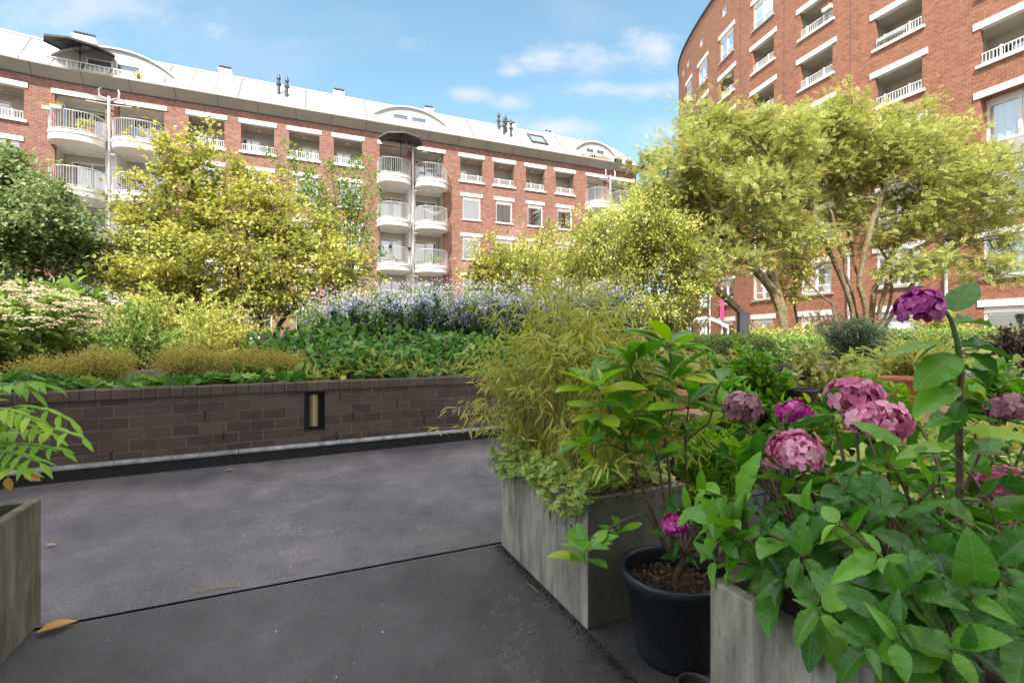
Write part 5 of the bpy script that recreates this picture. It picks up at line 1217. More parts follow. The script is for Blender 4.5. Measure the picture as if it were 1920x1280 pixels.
bush('leafy_plant', 'mixed yellow green shoots behind the pink hydrangea heads', 'plant', 1430, 1600, 730, 850, 3.0, 46, 'oval', .07, 'rhodo', per=12, base_z=.02, t0=.4)
bush('leafy_plant', 'low dark green foliage under the pale variegated plants', 'plant', 1500, 2000, 830, 960, 2.5, 110, 'oval', .075, 'geran', per=16, base_z=.02, t0=.3)
bush('fern', 'dark feathery fern beside the round concrete planter', 'fern', 1270, 1400, 790, 910, 2.9, 60, 'feather', .10, 'bright', per=16, base_z=.05, t0=.25, out=.5, droop=.2)
t = thing('lilac_flowers', 'small lilac flower cluster in the black pot at the right', 'flowers', tuple(G(1850, 705, 4.0))); m = MB(); n = 160; leaves(m, 'disc', in_ell(n, G(1838, 700, 4.0), (.13, .08, .05)), rdir(n), rdir(n, 0, 1), .022, rng.uniform(0, 1, n)); m.build('flower', LF['aster'], t)
t = thing('garden_awning', 'white awning glimpsed behind the hedge at the foot of the curved block', 'awning', tuple(G(1330, 660, 21)))
m = MB(); V = []; n = 12
for i in range(n + 1):
    a = i / n
    for dy in (0, 2.5): V.append(G(1290 + 75 * a, 604 - 12 * sin(pi * a) + 10 * a - dy * 1.5, 21 + dy))
m.add(V, [(2 * i, 2 * i + 2, 2 * i + 3, 2 * i + 1) for i in range(n)]); o = m.build('canopy', MT['white'], t); o.modifiers.new('s', 'SOLIDIFY').thickness = .06
m = MB(); 
for px in (1292, 1364): polytube(m, [G(px, 670, 21.2), G(px, 608, 21.2)], .04, 6)
m.build('pole', MT['white'], t)
t = thing('grey_post', 'slim grey marker post standing behind the dark hedge', 'post', tuple(G(1393, 680, 11.5))); m = MB(); q = G(1393, 640, 11.5); m.box(q + (0, 0, .12), (.11, 0, 0), (0, .09, 0), (0, 0, .55)); m.box(q + (0, 0, .69), (.12, 0, 0), (0, .10, 0), (0, 0, .02)); m.build('body', MT['flue'], t)
u = A2(1358); t = MB(); V = []
for i in range(9):
    for z in (0, 1): V.append(PR.p(u - .22 + .055 * i, .14 + .02 * sin(i * 1.7), (1.5 if z == 0 else 2.95) + E_))
t.add(V, [(2 * i, 2 * i + 2, 2 * i + 3, 2 * i + 1) for i in range(8)]); o = t.build('pink_cloth', MT['pink'], loc=tuple(PR.p(u, .1, 2.9 + E_))); o.modifiers.new('s', 'SOLIDIFY').thickness = .015; tag(o, 'bright pink cloth hanging down from a window of the curved block', 'cloth')
for me_fix in [o]:
    me_fix.data.transform(__import__('mathutils').Matrix.Translation([0, 0, 0]))
# ------------------------------------------------------------------ things on the balconies and the roof terrace
def parasol(name, label, base, pole_h, r, mat, n=8, tilt=(0, 0), sq=1.0, rise=.42):
    t = thing(name, label, 'parasol', tuple(base), 'parasols on the left block'); base = np.array(base)
    m = MB(); top = base + (0, 0, pole_h); polytube(m, [base, top + (0, 0, .06)], .028, 8, True); m.build('pole', MT['flue'], t)
    m = MB(); rim = [top + np.array([r * cos(2 * pi * (i + .5) / n) * sq, r * sin(2 * pi * (i + .5) / n), -rise + tilt[0] * cos(2 * pi * (i + .5) / n) + tilt[1] * sin(2 * pi * (i + .5) / n)]) for i in range(n)]
    mid = [top + (p_ - top) * .5 + (0, 0, .05) for p_ in rim]; low = [p_ - (0, 0, .10) for p_ in rim]
    V = [top] + mid + rim + low; F = [(0, 1 + i, 1 + (i + 1) % n) for i in range(n)] + [(1 + i, 1 + n + i, 1 + n + (i + 1) % n, 1 + (i + 1) % n) for i in range(n)] + [(1 + n + i, 1 + 2 * n + i, 1 + 2 * n + (i + 1) % n, 1 + n + (i + 1) % n) for i in range(n)]
    m.add(V, F); m.build('canopy', MT[mat], t); m = MB()
    for p_ in rim: polytube(m, [top - (0, 0, .03), p_ - (0, 0, .02)], .014, 5); polytube(m, [top - (0, 0, .7), top + (p_ - top) * .45 - (0, 0, .02)], .010, 5)
    m.build('rib', MT['flue'], t)
u = A(748); b = PL.p(u, .75, 10.83 + E_); parasol('parasol', 'taupe grey parasol open on the top balcony in the middle of the left block', b, 14.95 - b[2] - .1, 1.42, 'canvas2')
u = A(152); b = PL.p(u, .15, cz1 + .06); parasol('parasol', 'large dark grey parasol on the roof terrace at the upper left', b, 1.72, 1.5, 'canvas', 8, (-.15, .22), 1.0, .34)
def planter_box(label, P, u, t_, z, L, mat, flowers, n=60, group='balcony flower boxes', name='flower_box', h=.18):
    t = thing(name, label, 'flower box', tuple(P.p(u, t_, z)), group); m = MB()
    V = []
    for zz, k in ((0, .8), (h, 1.0)):
        for (a, c) in ((-1, -1), (1, -1), (1, 1), (-1, 1)): V.append(P.p(u + a * L / 2 * (1 if zz else .94), t_ + c * .1 * k, z + zz))
    m.add(V, [(0, 1, 5, 4), (1, 2, 6, 5), (2, 3, 7, 6), (3, 0, 4, 7), (3, 2, 1, 0), (4, 5, 6, 7)]); m.build('box', MT[mat], t)
    for fl, sc, hh, nn in flowers:
        m = MB(); q = np.array([P.p(u + random.uniform(-.5, .5) * L, t_ + random.uniform(-.1, .12), z + h + abs(random.gauss(0, hh))) for _ in range(nn)]); leaves(m, 'fold', q, rdir(nn, -.2, 1), rdir(nn), sc, rng.uniform(0, 1, nn)); m.build('flowers' if fl not in ('green', 'bright', 'pale') else 'foliage', LF[fl], t)
    return t
a, b, c, d = B_[0]
pt_ = balcony_plan(a - .22, (c + d) / 2 - .10, 1.25, 22, .05)
for i, (k, lab) in enumerate(((4, 'grey box with orange flowers on the top left balcony rail, left of its twin'), (8, 'grey box with orange flowers on the top left balcony rail, right of its twin'))):
    planter_box(lab, PL, pt_[k][0], pt_[k][1] + .06, 11.78 + E_, .5, 'metal', [('orangef', .07, .09, 90), ('green', .07, .06, 80)])
a, b, c, d = B_[1]; m_ = (c + d) / 2; pt_ = balcony_plan(a - .22, m_ - .10, 1.2, 22, .05)
for k, lab in ((3, 'left one of three grey pots hung on the lowest visible balcony rail'), (9, 'middle one of three grey pots hung on the lowest visible balcony rail'), (17, 'right one of three grey pots hung on the lowest visible balcony rail')):
    q = PL.p(pt_[k][0], pt_[k][1] + .12, 5.95 + E_); pot('hanging_pot', lab, tuple(q), .12, .2, MT['flue'], .7, .02, 'hanging pot', 14, group='pots on the balcony rail')
for i, (L_u, tt, zz, kind, sz, n, lab) in enumerate([
    (B_[0][2] - .75, .6, 10.9, 'pale', .16, 130, 'pale bushy potted plant behind the bars of the top left balcony'), (B_[0][2] - .35, .8, 10.9, 'yellow', .13, 70, 'yellowish potted plant at the pipe end of the top left balcony'),
    (B_[1][3] + .9, .55, 5.12, 'bright', .11, 60, 'small green potted plant on the lowest visible right hand balcony'), (B_[1][3] + 1.4, .6, 5.12, 'bright', .10, 50, 'second small green potted plant, beside the wall end of the lowest visible balcony'), (B_[1][0] + .3, .5, 10.9, 'dark', .12, 70, 'dark potted plant on the balcony under the taupe parasol')]):
    q = PL.p(L_u, tt, zz + E_); t = thing('potted_plant', lab, 'potted plant', tuple(q), 'plants on the balconies'); m = MB(); lathe(m, tuple(q), [(.09, 0), (.13, .22), (.12, .22), (.1, .18), (0, .18)], 14); m.build('pot', MT['terra' if i % 2 else 'metal'], t)
    m = MB(); P_ = in_ell(n, q + (0, 0, .5), (.28, .25, .3)); leaves(m, 'wide', P_, rdir(n, -.3, 1), rdir(n), sz, rng.uniform(0, 1, n)); m.build('foliage', LF[kind], t)
def cafe_table(label, u, tt, z, mat='flue'):
    q = PL.p(u, tt, z); t = thing('balcony_table', label, 'table', tuple(q)); m = MB(); lathe(m, tuple(q), [(0, .72), (.34, .72), (.34, .69), (0, .69)], 20); m.build('table_top', MT[mat], t)
    for k in range(3): m = MB(); an = k * 2.09; polytube(m, [q + (0, 0, .69), q + (.22 * cos(an), .22 * sin(an), 0)], .014, 6); m.build('leg', MT[mat], t)
def cafe_chair(label, u, tt, z, rot, mat='flue'):
    q = PL.p(u, tt, z); t = thing('balcony_chair', label, 'chair', tuple(q), 'dark chairs on the top right balcony'); c, s = cos(rot), sin(rot)
    X = np.array([c, s, 0]); Y = np.array([-s, c, 0]); Z = np.array([0, 0, 1.])
    m = MB(); m.box(q + Z * .45, X * .2, Y * .2, Z * .015); m.build('seat', MT[mat], t); m = MB()
    for k in range(5): m.box(q - Y * .2 + X * (-.16 + .08 * k) + Z * .66, X * .015, Y * .01, Z * .2)
    m.box(q - Y * .2 + Z * .86, X * .2, Y * .012, Z * .03); m.build('backrest', MT[mat], t)
    for a_ in (-1, 1):
        for b_ in (-1, 1): m = MB(); polytube(m, [q + X * .18 * a_ + Y * .18 * b_ + Z * .45, q + X * .2 * a_ + Y * .2 * b_], .013, 5); m.build('leg', MT[mat], t)
zf = 10.84 + E_; u0 = B_[1][3]
cafe_table('round dark table on the top right balcony in the middle of the left block', u0 + 1.0, .45, zf); cafe_chair('dark chair left of the round balcony table', u0 + .35, .5, zf, 2.0); cafe_chair('dark chair right of the round balcony table', u0 + 1.6, .45, zf, -1.2)
# hammock on the balcony below
t = thing('hammock', 'white hammock slung along the rail of the middle right balcony', 'hammock', tuple(PL.p(u0 + .9, .95, 8.0 + E_))); m = MB(); V = []; n = 16
for i in range(n + 1):
    a = i / n; zc = 8.88 + E_ - .42 * sin(pi * a)
    for j in range(4): V.append(PL.p(u0 + .25 + 1.5 * a, .95 + .18 * (j / 3 - .5) * sin(pi * a), zc + .12 * (abs(j - 1.5) - 1) * sin(pi * a) + (0.1 if j in (0, 3) else 0) * sin(pi * a)))
m.add(V, [(i * 4 + j, i * 4 + j + 1, i * 4 + j + 5, i * 4 + j + 4) for i in range(n) for j in range(3)]); m.build('cloth', MT['curtain'], t, True)
m = MB(); polytube(m, [PL.p(u0 + .02, .9, 8.95 + E_), PL.p(u0 + .25, .95, 8.88 + E_)], .012, 5); polytube(m, [PL.p(u0 + 1.75, .95, 8.88 + E_), PL.p(u0 + 1.95, .9, 8.95 + E_)], .012, 5); m.build('rope', MT['curtain'], t)
# leaning boards and a clothes rack on the top balcony at the left
q = PL.p(B_[0][3] + 1.9, .45, zf); t = MB(); d_ = PL.p(B_[0][3] + 2.3, .45, zf + .75) - q; t.box(q + d_ / 2, d_ / 2, np.array([.1, -.25, 0]), np.array([-.02, 0, .02])); o = t.build('leaning_board', MT['wood'], loc=tuple(q)); tag(o, 'light wooden board leaning behind the rail of the top balcony right of the drain pipe', 'board')
t = thing('clothes_rack', 'clothes rack hung with dark blue laundry on the top balcony right of the drain pipe', 'clothes rack', tuple(PL.p(B_[0][3] + 1.1, .4, zf))); m = MB(); P0 = [PL.p(B_[0][3] + x, .4, zf + z) for x, z in ((.75, 0), (.75, .85), (1.45, .85), (1.45, 0))]; polytube(m, P0, .014, 5); m.build('frame', MT['metal'], t)
m = MB()
for k in range(5): m.box(PL.p(B_[0][3] + .8 + .14 * k, .42, zf + .62 - .03 * (k % 2)), (.055, .02, 0), (-.01, .02, 0), (0, 0, .24)); 
m.build('laundry', MT['curtdark'], t)
# roof terrace boxes at the right end of the left block
for i, (px, mat_, L_, fl, lab) in enumerate([(1090, 'terra', .7, 'bright', 'terracotta trough at the left end of the roof terrace rail row'), (1106, 'blackplastic', .5, 'green', 'dark green trough between the terracotta ones on the roof terrace'), (1119, 'terra', .7, 'green', 'terracotta trough in the middle of the roof terrace rail row'), (1133, 'terra', .6, 'bright', 'terracotta trough next to the dormer post on the roof terrace'), (1151, 'blackplastic', .7, 'pale', 'black bowl of pale plants at the roof edge, left of the last one'), (1171, 'blackplastic', .6, 'yellow', 'black bowl with a yellow green plant at the far right roof corner')]):
    planter_box(lab, PL, A(px), ct + .02 if i > 3 else ct - .16, cz1 + .08, L_, mat_, [(fl, .12, .10, 50)], group='roof terrace troughs', name='trough', h=.2)
planter_box('small box of red geraniums on the upper loggia rail of the curved block', PR, A2(1553), .08, 16.9 + E_ + .35, .5, 'white', [('redf', .09, .12, 50), ('green', .08, .08, 50)], name='flower_box')
q = A2(1672); planter_box('long grey trough clamped on a loggia rail of the curved block', PR, q, .06, 13.95 + E_ + .18, 1.1, 'metal', [], name='trough', h=.16)
t = thing('roof_plant', 'round yellow green potted bush on the roof terrace at the upper left', 'potted plant', tuple(PL.p(A(262), ct - .2, cz1 + .06))); q = PL.p(A(262), ct - .2, cz1 + .06); m = MB(); lathe(m, tuple(q), [(.1, 0), (.14, .2), (0, .18)], 12); m.build('pot', MT['terra'], t); m = MB(); P_ = in_ell(90, q + (0, 0, .38), (.3, .22, .2)); leaves(m, 'wide', P_, rdir(90), rdir(90), .12, rng.uniform(.3, 1, 90)); m.build('foliage', LF['yellow'], t)

# ------------------------------------------------------------------ foreground plants
# bamboo
cB = np.array([.327, 2.076, 0]) + av * .27 + bv * .52
t = thing('bamboo', 'dense yellow green bamboo growing in the weathered concrete planter', 'bamboo', (cB[0], cB[1], .5))
n = 210
b = cB + av[None] * rng.uniform(-.19, .19, (n, 1)) + bv[None] * rng.uniform(-.36, .38, (n, 1)); b[:, 2] = .5
tp = b.copy(); out = rng.normal(0, 1, (n, 2)); tp[:, :2] += out * (.21, .2) + (b[:, :2] - cB[:2]) * .8; tp[:, 2] = 1.0 + rng.beta(2.2, 2.4, n) * .68
tp[:, 0] += .04
far = np.linalg.norm(tp[:, :2] - cB[:2], axis=1); tp[:, 2] -= np.maximum(0, far - .3) * .8; tp[:, 2] = np.maximum(tp[:, 2], .8); tp[:, 0] -= np.maximum(0, tp[:, 0] - cB[0] - .35) * .6
ex = np.array([G(px, py, z) for px, py, z in ((1035, 405, 2.5), (1075, 430, 2.55), (1095, 415, 2.6), (985, 470, 2.5), (925, 475, 2.6), (1120, 520, 2.5), (1050, 500, 2.45), (960, 540, 2.6), (880, 560, 2.6))])
bb = np.tile(cB + (0, 0, .5), (len(ex), 1)) + rng.normal(0, .08, (len(ex), 3)) * (1, 1, 0)
b = np.concatenate([b, bb]); tp = np.concatenate([tp, ex]); n = len(b)
m = MB(); sp = stems(m, b, tp, .0042, .0012, 9, .75, 5, .22); m.build('culm', MT['culm'], t)
per = 44; idx = np.repeat(np.arange(n), per); tt = .34 + .66 * rng.uniform(0, 1, n * per) ** .75; P_, T_ = sp(idx, tt)
H = rdir(n * per, -.3, .3); hang = rng.uniform(-.3, 1.2, n * per)[:, None]
P_ = P_ + H * rng.uniform(0, .075, (n * per, 1)); D_ = unit(H * .8 + T_ * .3 + np.array([0, 0, -1.]) * hang)
m = MB(); vr = np.clip(rng.normal(.45, .2, n * per), 0, .9); vr[rng.uniform(0, 1, n * per) < .03] = 1; leaves(m, 'willow', P_, D_, unit(rdir(n * per) * .6 + (0, -.4, 1)), rng.uniform(.04, .085, n * per), vr)
m.build('foliage', LF['bamboo'], t)
# few blades near the ground of the planter, straw
m = MB(); k = 160; p0 = cB + av * rng.uniform(-.2, .2, (k, 1)) + bv * rng.uniform(-.4, .4, (k, 1)) + (0, 0, .55); leaves(m, 'strap', p0, unit(rdir(k) * .5 + (0, 0, 1)), rdir(k, -.2, .2), rng.uniform(.15, .35, k), rng.uniform(0, 1, k)); m.build('dry_blades', LF['bamboo'], t)
t_ = thing('soil_chips', 'bark chips and bits of dead leaf on the soil of the large black pot', 'mulch', (.655, 1.93, .28)); m = MB(); n = 420; aa = rng.uniform(0, 6.28, n); rr_ = np.sqrt(rng.uniform(0, 1, n)) * .18; P_ = np.stack([.655 + rr_ * np.cos(aa), 1.93 + rr_ * np.sin(aa), np.full(n, .276)], 1); leaves(m, T_fold(.45, .3), P_, rdir(n, -.1, .5), rdir(n, .2, 1), rng.uniform(.006, .022, n), rng.uniform(0, 1, n)); m.build('chips', LF['brown'], t_)
# geranium ground cover spilling over the planter
t = thing('geranium', 'lobed light green ground cover spilling over the rim of the bamboo planter', 'ground cover plant', (cB[0], cB[1], .5))
n = 900; e0 = np.array([.327, 2.076, 0]); al = rng.uniform(-.02, 1.0, n); ac = np.abs(rng.normal(0, .12, n)); side = rng.uniform(0, 1, n) < .5
P_ = e0 + bv * al[:, None] + av * (ac - .03)[:, None]; P_[:, 2] = .56 + rng.uniform(0, .10, n) + np.exp(-((al - .98) / .12) ** 2) * .05
sp2 = side & (rng.uniform(0, 1, n) < .8); P_[sp2] = e0 + bv * al[sp2][:, None] - av * rng.uniform(.0, .085, (sp2.sum(), 1)); hangd = rng.uniform(-.06, 1, sp2.sum()) ** 1 * (.05 + .10 * np.sin(al[sp2] * 5.2 + .6) ** 2); P_[sp2, 2] = .60 - hangd
fr = rng.uniform(0, 1, n) < .28; P_[fr] = e0 + av * rng.uniform(0, .5, (fr.sum(), 1)) + bv * rng.uniform(.02, .3, (fr.sum(), 1)); P_[fr, 2] = .57 + rng.uniform(0, .08, fr.sum())
m = MB(); vv = np.clip(rng.normal(.5, .22, n), 0, 1); leaves(m, 'lobed', P_, unit(rdir(n) * (1, 1, .3) + (-.25, -.5, -.05)), unit(rdir(n) * .45 + (-.2, -.55, 1)), rng.uniform(.03, .062, n), vv); m.build('foliage', LF['geran'], t)
m = MB(); a_ = P_ - (0, 0, .05) + rng.normal(0, .012, P_.shape); tubes(m, a_, P_, .0012, .001, 3); m.build('stem', MT['stem'], t)
n = 700; al = rng.uniform(-.02, 1.03, n); P_ = e0 + bv * al[:, None] - av * rng.uniform(-.06, .05, (n, 1)); P_[:, 2] = .575 - rng.uniform(-.03, .07, n) * (1 + .8 * (np.sin(al * 9) > .3)); P_[n // 2:] = e0 + av * rng.uniform(0, .55, (n - n // 2, 1)) + bv * rng.uniform(-.01, .05, (n - n // 2, 1)); P_[n // 2:, 2] = .57 - rng.uniform(-.03, .04, n - n // 2)
m = MB(); leaves(m, 'fold', P_, unit(rdir(n) + (0, 0, -.4)), rdir(n), rng.uniform(.010, .026, n), rng.uniform(0, 1, n)); m.build('withered_leaves', LF['brown'], t)
# glossy whorled shrub
t = thing('glossy_shrub', 'open evergreen shrub with whorls of glossy bright leaves between bamboo and hydrangea', 'shrub', (.74, 2.30, .5))
Wh = []
m = MB()
def limb(pts, r0, r1):
    P0 = [G(p_[0], p_[1], p_[2] * .92) for p_ in pts]; out = []
    for a_, b_ in zip(P0[:-1], P0[1:]):
        for k in range(3): out.append(a_ + (b_ - a_) * k / 3 + (rng.normal(0, .004, 3) if k else 0))
    out.append(P0[-1]); polytube(m, out, np.linspace(r0, r1, len(out)), 7)
R0_ = (1262, 1050, 2.25)
limb([R0_, (1205, 915, 2.22), (1180, 850, 2.2), (1160, 800, 2.18), (1132, 745, 2.15), (1118, 722, 2.15)], .010, .004)
limb([R0_, (1256, 900, 2.3), (1245, 800, 2.3), (1225, 740, 2.28), (1190, 690, 2.25), (1180, 675, 2.25)], .008, .0035)
limb([(1250, 840, 2.3), (1262, 760, 2.32), (1255, 690, 2.3), (1256, 640, 2.28)], .005, .003)
limb([(1180, 850, 2.2), (1135, 830, 2.15), (1100, 815, 2.1)], .004, .003); limb([(1175, 830, 2.2), (1200, 790, 2.12), (1180, 760, 2.1)], .004, .003)
limb([R0_, (1290, 920, 2.2), (1285, 830, 2.15), (1292, 750, 2.1)], .006, .003); limb([(1285, 830, 2.15), (1330, 790, 2.1), (1352, 715, 2.1)], .004, .003)
limb([R0_, (1210, 960, 2.1), (1150, 985, 1.95), (1098, 1030, 1.85)], .005, .0028); limb([(1150, 985, 1.95), (1130, 1000, 1.85), (1100, 1012, 1.8)], .003, .002)
limb([R0_, (1235, 870, 2.1), (1225, 835, 2.05)], .004, .0025); limb([(1205, 915, 2.22), (1165, 890, 2.1), (1130, 880, 2.1)], .003, .002)
m.build('branch', MT['stem'], t)
m = MB()
for (px, py, z, nn, L) in ((1118, 722, 2.15, 10, .155), (1125, 760, 2.15, 8, .13), (1182, 680, 2.25, 10, .16), (1205, 715, 2.25, 8, .14), (1256, 640, 2.28, 12, .17), (1258, 690, 2.28, 8, .14), (1292, 745, 2.1, 9, .15), (1352, 712, 2.1, 7, .13), (1100, 815, 2.1, 9, .11), (1180, 765, 2.1, 9, .13), (1195, 800, 2.12, 7, .12), (1225, 835, 2.05, 8, .10), (1130, 880, 2.1, 6, .10), (1098, 1030, 1.85, 7, .10), (1102, 1010, 1.8, 6, .08), (1150, 800, 2.2, 7, .12), (1240, 780, 2.3, 8, .12), (1160, 985, 1.95, 5, .07), (1310, 790, 2.15, 6, .11)):
    c = G(px, py, z * .92); L *= 1.25; an = rng.uniform(0, 2 * pi) + np.arange(nn) * 2.4; el = rng.uniform(-.15, 1.0, nn)
    D_ = np.stack([np.cos(an), np.sin(an) * .8, el], 1); Pp = np.tile(c, (nn, 1)) - np.array([0, 0, 1.]) * rng.uniform(0, .05, (nn, 1))
    leaves(m, 'rhodo', Pp, D_, unit(np.array([0, -.15, 1.]) + rdir(nn) * .25), L * rng.uniform(.7, 1.1, nn), np.clip(rng.normal(.45, .22, nn) + (.35 if px < 1130 and py < 770 else 0), 0, 1))
m.build('foliage', LF['rhodo'], t, True)
# hydrangeas
def flower_head(t, c, r, mat, n=70, label=None, pet=.5):
    n = int(n * 1.6); r = r * .83
    m = MB(); d = rdir(n, -.45, 1); d = d + rng.normal(0, .08, d.shape); c = np.array(c); cc = c + d * np.array([r, r, r * .78]) * rng.uniform(.66, 1.12, (n, 1)); d = unit(d + rdir(n) * .35)
    ref = unit(np.cross(d, rdir(n))); ref2 = np.cross(d, ref); v = np.clip(rng.normal(.5, .26, n), 0, 1)
    pet *= .84
    for k in range(4):
        a = k * pi / 2 + .2; q = ref * cos(a) + ref2 * sin(a)
        leaves(m, 'petal', cc, unit(q + d * rng.uniform(-.1, .45, (n, 1))), d, r * pet * rng.uniform(.75, 1.15, n), np.clip(v + rng.normal(0, .07, n), 0, 1))
    o = m.build('flower_head', LF[mat], t, True)
    if label: o['label'] = label
    return o
def shoots(t, base, tips, pairs, L0, mat='hydr', smat='stem', spacing=.05, r0=.007, tmpl='hydr'):
    sm = MB(); n = len(tips); sp = stems(sm, base, tips, r0, .0035, 8, .35, 6, .35); sm.build('stem', MT[smat], t)
    m = MB(); ln = np.linalg.norm(tips - base, axis=1)
    P_, D_, S_, U_, V_ = [], [], [], [], []
    for i in range(n):
        rot = random.uniform(0, pi); vi = random.uniform(.1, .6)
        for k in range(pairs):
            tt = 1 - (k * spacing) / max(ln[i], .2)
            if tt < .1: break
            p_, tg = sp(np.array([i]), np.array([tt])); p_, tg = p_[0], tg[0]
            x = unit(np.cross(tg, (0.3, .9, .1))); y = np.cross(tg, x)
            for s_ in (0, pi):
                a = rot + k * pi / 2 + s_ + random.uniform(-.3, .3); d = x * cos(a) + y * sin(a); d = unit(d + tg * (.75 - .2 * k) + np.array([0, 0, .05 - .10 * k]))
                sz = L0 * (.5 + .28 * k if k < 2 else 1.0) * random.uniform(.6, 1.15); pp = p_ + d * sz * .10
                tip = pp + d * sz
                if pp[1] < .50 or tip[1] < .50: continue
                P_.append(pp); D_.append(d); S_.append(sz); U_.append(unit(tg + np.array([0, -.1, 1.0]) + rng.normal(0, .38, 3))); V_.append(np.clip(vi + random.uniform(-.12, .22), 0, 1))
                tubes(m, p_, pp, .0022, .0018, 4, V_[-1])
    leaves(m, tmpl, np.array(P_), np.array(D_), np.array(U_), np.array(S_), np.array(V_)); m.build('foliage', LF[mat], t, True)
t = thing('hydrangea', 'big pink hydrangea bush with broad serrated leaves filling the lower right corner', 'hydrangea', (1.05, 1.25, .5))
C3 = np.array([.568, 1.381, .5])
tips = []
edge = [(1330, 935, 1.45), (1345, 985, 1.35), (1375, 1010, 1.3), (1390, 890, 1.55), (1400, 840, 1.6), (1440, 1000, 1.22), (1510, 1045, 1.1), (1500, 960, 1.2), (1560, 990, 1.1), (1430, 935, 1.35), (1480, 900, 1.4), (1620, 1040, 1.0), (1680, 1090, .95), (1600, 920, 1.2), (1660, 960, 1.1), (1740, 1020, 1.0), (1790, 1090, .92),
        (1450, 800, 1.6), (1540, 775, 1.6), (1560, 850, 1.45), (1660, 860, 1.4), (1720, 830, 1.45), (1760, 900, 1.25), (1830, 940, 1.2), (1880, 1010, 1.1), (1300, 960, 1.5), (1700, 770, 1.5), (1390, 790, 1.75), (1620, 800, 1.7), (1360, 860, 1.7), (1800, 850, 1.4), (1900, 880, 1.4), (1840, 1120, .9), (1900, 1180, .85), (1700, 1180, .88), (1760, 1220, .85), (1640, 1130, .95), (1860, 1060, 1.0), (1910, 1120, .95), (1530, 880, 1.35), (1790, 980, 1.1), (1900, 960, 1.2), (1720, 1110, 1.05), (1820, 1220, .85)]
edge += [(1400, 1045, 1.26), (1455, 1075, 1.16), (1545, 1150, .98), (1360, 985, 1.34), (1330, 1040, 1.42), (1620, 1190, .9)]
for q in edge: tips.append(G(*q) + rng.normal(0, .015, 3))
tips = np.array(tips)
b = C3 + av * rng.uniform(.1, .65, (len(tips), 1)) - bv * rng.uniform(.05, .6, (len(tips), 1)); b[:, :2] = b[:, :2] * .55 + (tips[:, :2] * .45); b[:, 2] = .5
inside = C3 + av * .06 - bv * .03
for i in range(len(b)):
    r_ = b[i] - C3; aa = np.clip(r_ @ av, .08, .68); bb_ = np.clip(-(r_ @ bv), .08, .6); b[i] = C3 + av * aa - bv * bb_
shoots(t, b, tips, 3, .142, spacing=.05)
for (px, py, z, r, mat_, lab) in ((1490, 850, 1.35, .075, 'pinkf', 'dusty pink head, lowest and largest'), (1602, 745, 1.55, .085, 'pinkf', 'pink head, upper left of the close pair'), (1648, 792, 1.45, .082, 'pinkf', 'pink head, lower right of the close pair'), (1393, 765, 1.75, .072, 'fadef', 'faded brownish pink head'), (1490, 778, 1.7, .062, 'magf', 'magenta head half hidden behind leaves'), (1885, 918, 1.45, .085, 'pinkf', 'pink head at the right edge'), (1893, 768, 1.5, .062, 'fadef', 'reddish faded head at the right edge')):
    c = G(px, py, z); flower_head(t, c, r, mat_, 62, lab); m = MB(); b0 = np.array([[*(C3 + av * .35 - bv * .25)[:2], .5]]); b0[0, :2] = b0[0, :2] * .5 + c[:2] * .5; stems(m, b0, c[None] - (0, 0, r * .3), .006, .0035, 8, .3, 6, .3); m.build('stem', MT['stem'], t)
# second bush (deep green) right behind, in the terrace depth
t = thing('hydrangea', 'darker hydrangea foliage mass behind the pink heads at the right edge', 'hydrangea', (2.0, 1.75, 0))
tips = np.array([G(px, py, z) for px, py, z in ((1830, 800, 1.8), (1880, 840, 1.8), (1940, 800, 1.9), (1760, 860, 1.8), (1700, 900, 1.8), (1850, 900, 1.7), (1920, 950, 1.6), (1640, 930, 1.8), (1790, 940, 1.6), (1970, 880, 1.7), (1580, 910, 1.9), (1880, 760, 1.9), (1720, 960, 1.6), (1860, 1010, 1.5), (1600, 980, 1.6))])
b = tips * .4 + np.array([1.7, 1.9, 0]) * .6; b[:, 2] = .02; shoots(t, b, tips, 5, .14, spacing=.06)
# tall single stem with the purple head
t = thing('tall_hydrangea', 'tall bare hydrangea stem with one deep purple head high above the others', 'hydrangea', (1.1, 1.15, .5))
m = MB(); P0 = [G(1795, 1080, 1.22), G(1800, 900, 1.2), G(1797, 780, 1.18), G(1803, 700, 1.17), G(1795, 640, 1.16), G(1783, 598, 1.15), G(1765, 572, 1.15), G(1735, 582, 1.15)]
polytube(m, P0[:4], [.0085, .008, .0075, .0065], 8); m.build('stem', MT['stem'], t); m = MB(); polytube(m, P0[3:], [.0066, .006, .005, .0045, .004], 8)
m.build('stem', MT['stemg'], t)
flower_head(t, G(1722, 577, 1.15), .052, 'purf', 60, 'deep purple head', .55)
m = MB(); Lv = []
for (px, py, dx, dy, dz, L, v) in ((1785, 592, .55, .15, .75, .125, .35), (1785, 610, .95, .1, .2, .12, .6), (1778, 640, -1, .1, .05, .14, .75), (1790, 650, .8, -.2, .0, .13, .2), (1797, 660, -.85, -.3, -.35, .16, .6), (1800, 665, 1, .2, -.05, .13, .1), (1803, 690, .8, .2, -.2, .11, .15), (1800, 720, -.9, -.1, -.4, .15, .7), (1803, 745, -.4, -.2, -.75, .12, .3), (1800, 700, -.6, .4, -.5, .09, .2), (1800, 745, .9, .1, -.1, .10, .2), (1798, 830, -.8, .1, .0, .15, .85), (1800, 850, .9, -.1, .25, .13, .4), (1798, 805, .75, -.4, .15, .15, .9), (1790, 640, -.5, .7, -.2, .1, .3), (1797, 790, -.9, -.4, .15, .12, .5), (1700, 840, -.6, .3, .6, .13, .6), (1702, 850, .8, -.2, .2, .14, .5)):
    p_ = G(px, py, 1.17); d = unit((dx, dy, dz)); Lv.append((p_ + d * .012, d, L, v)); 
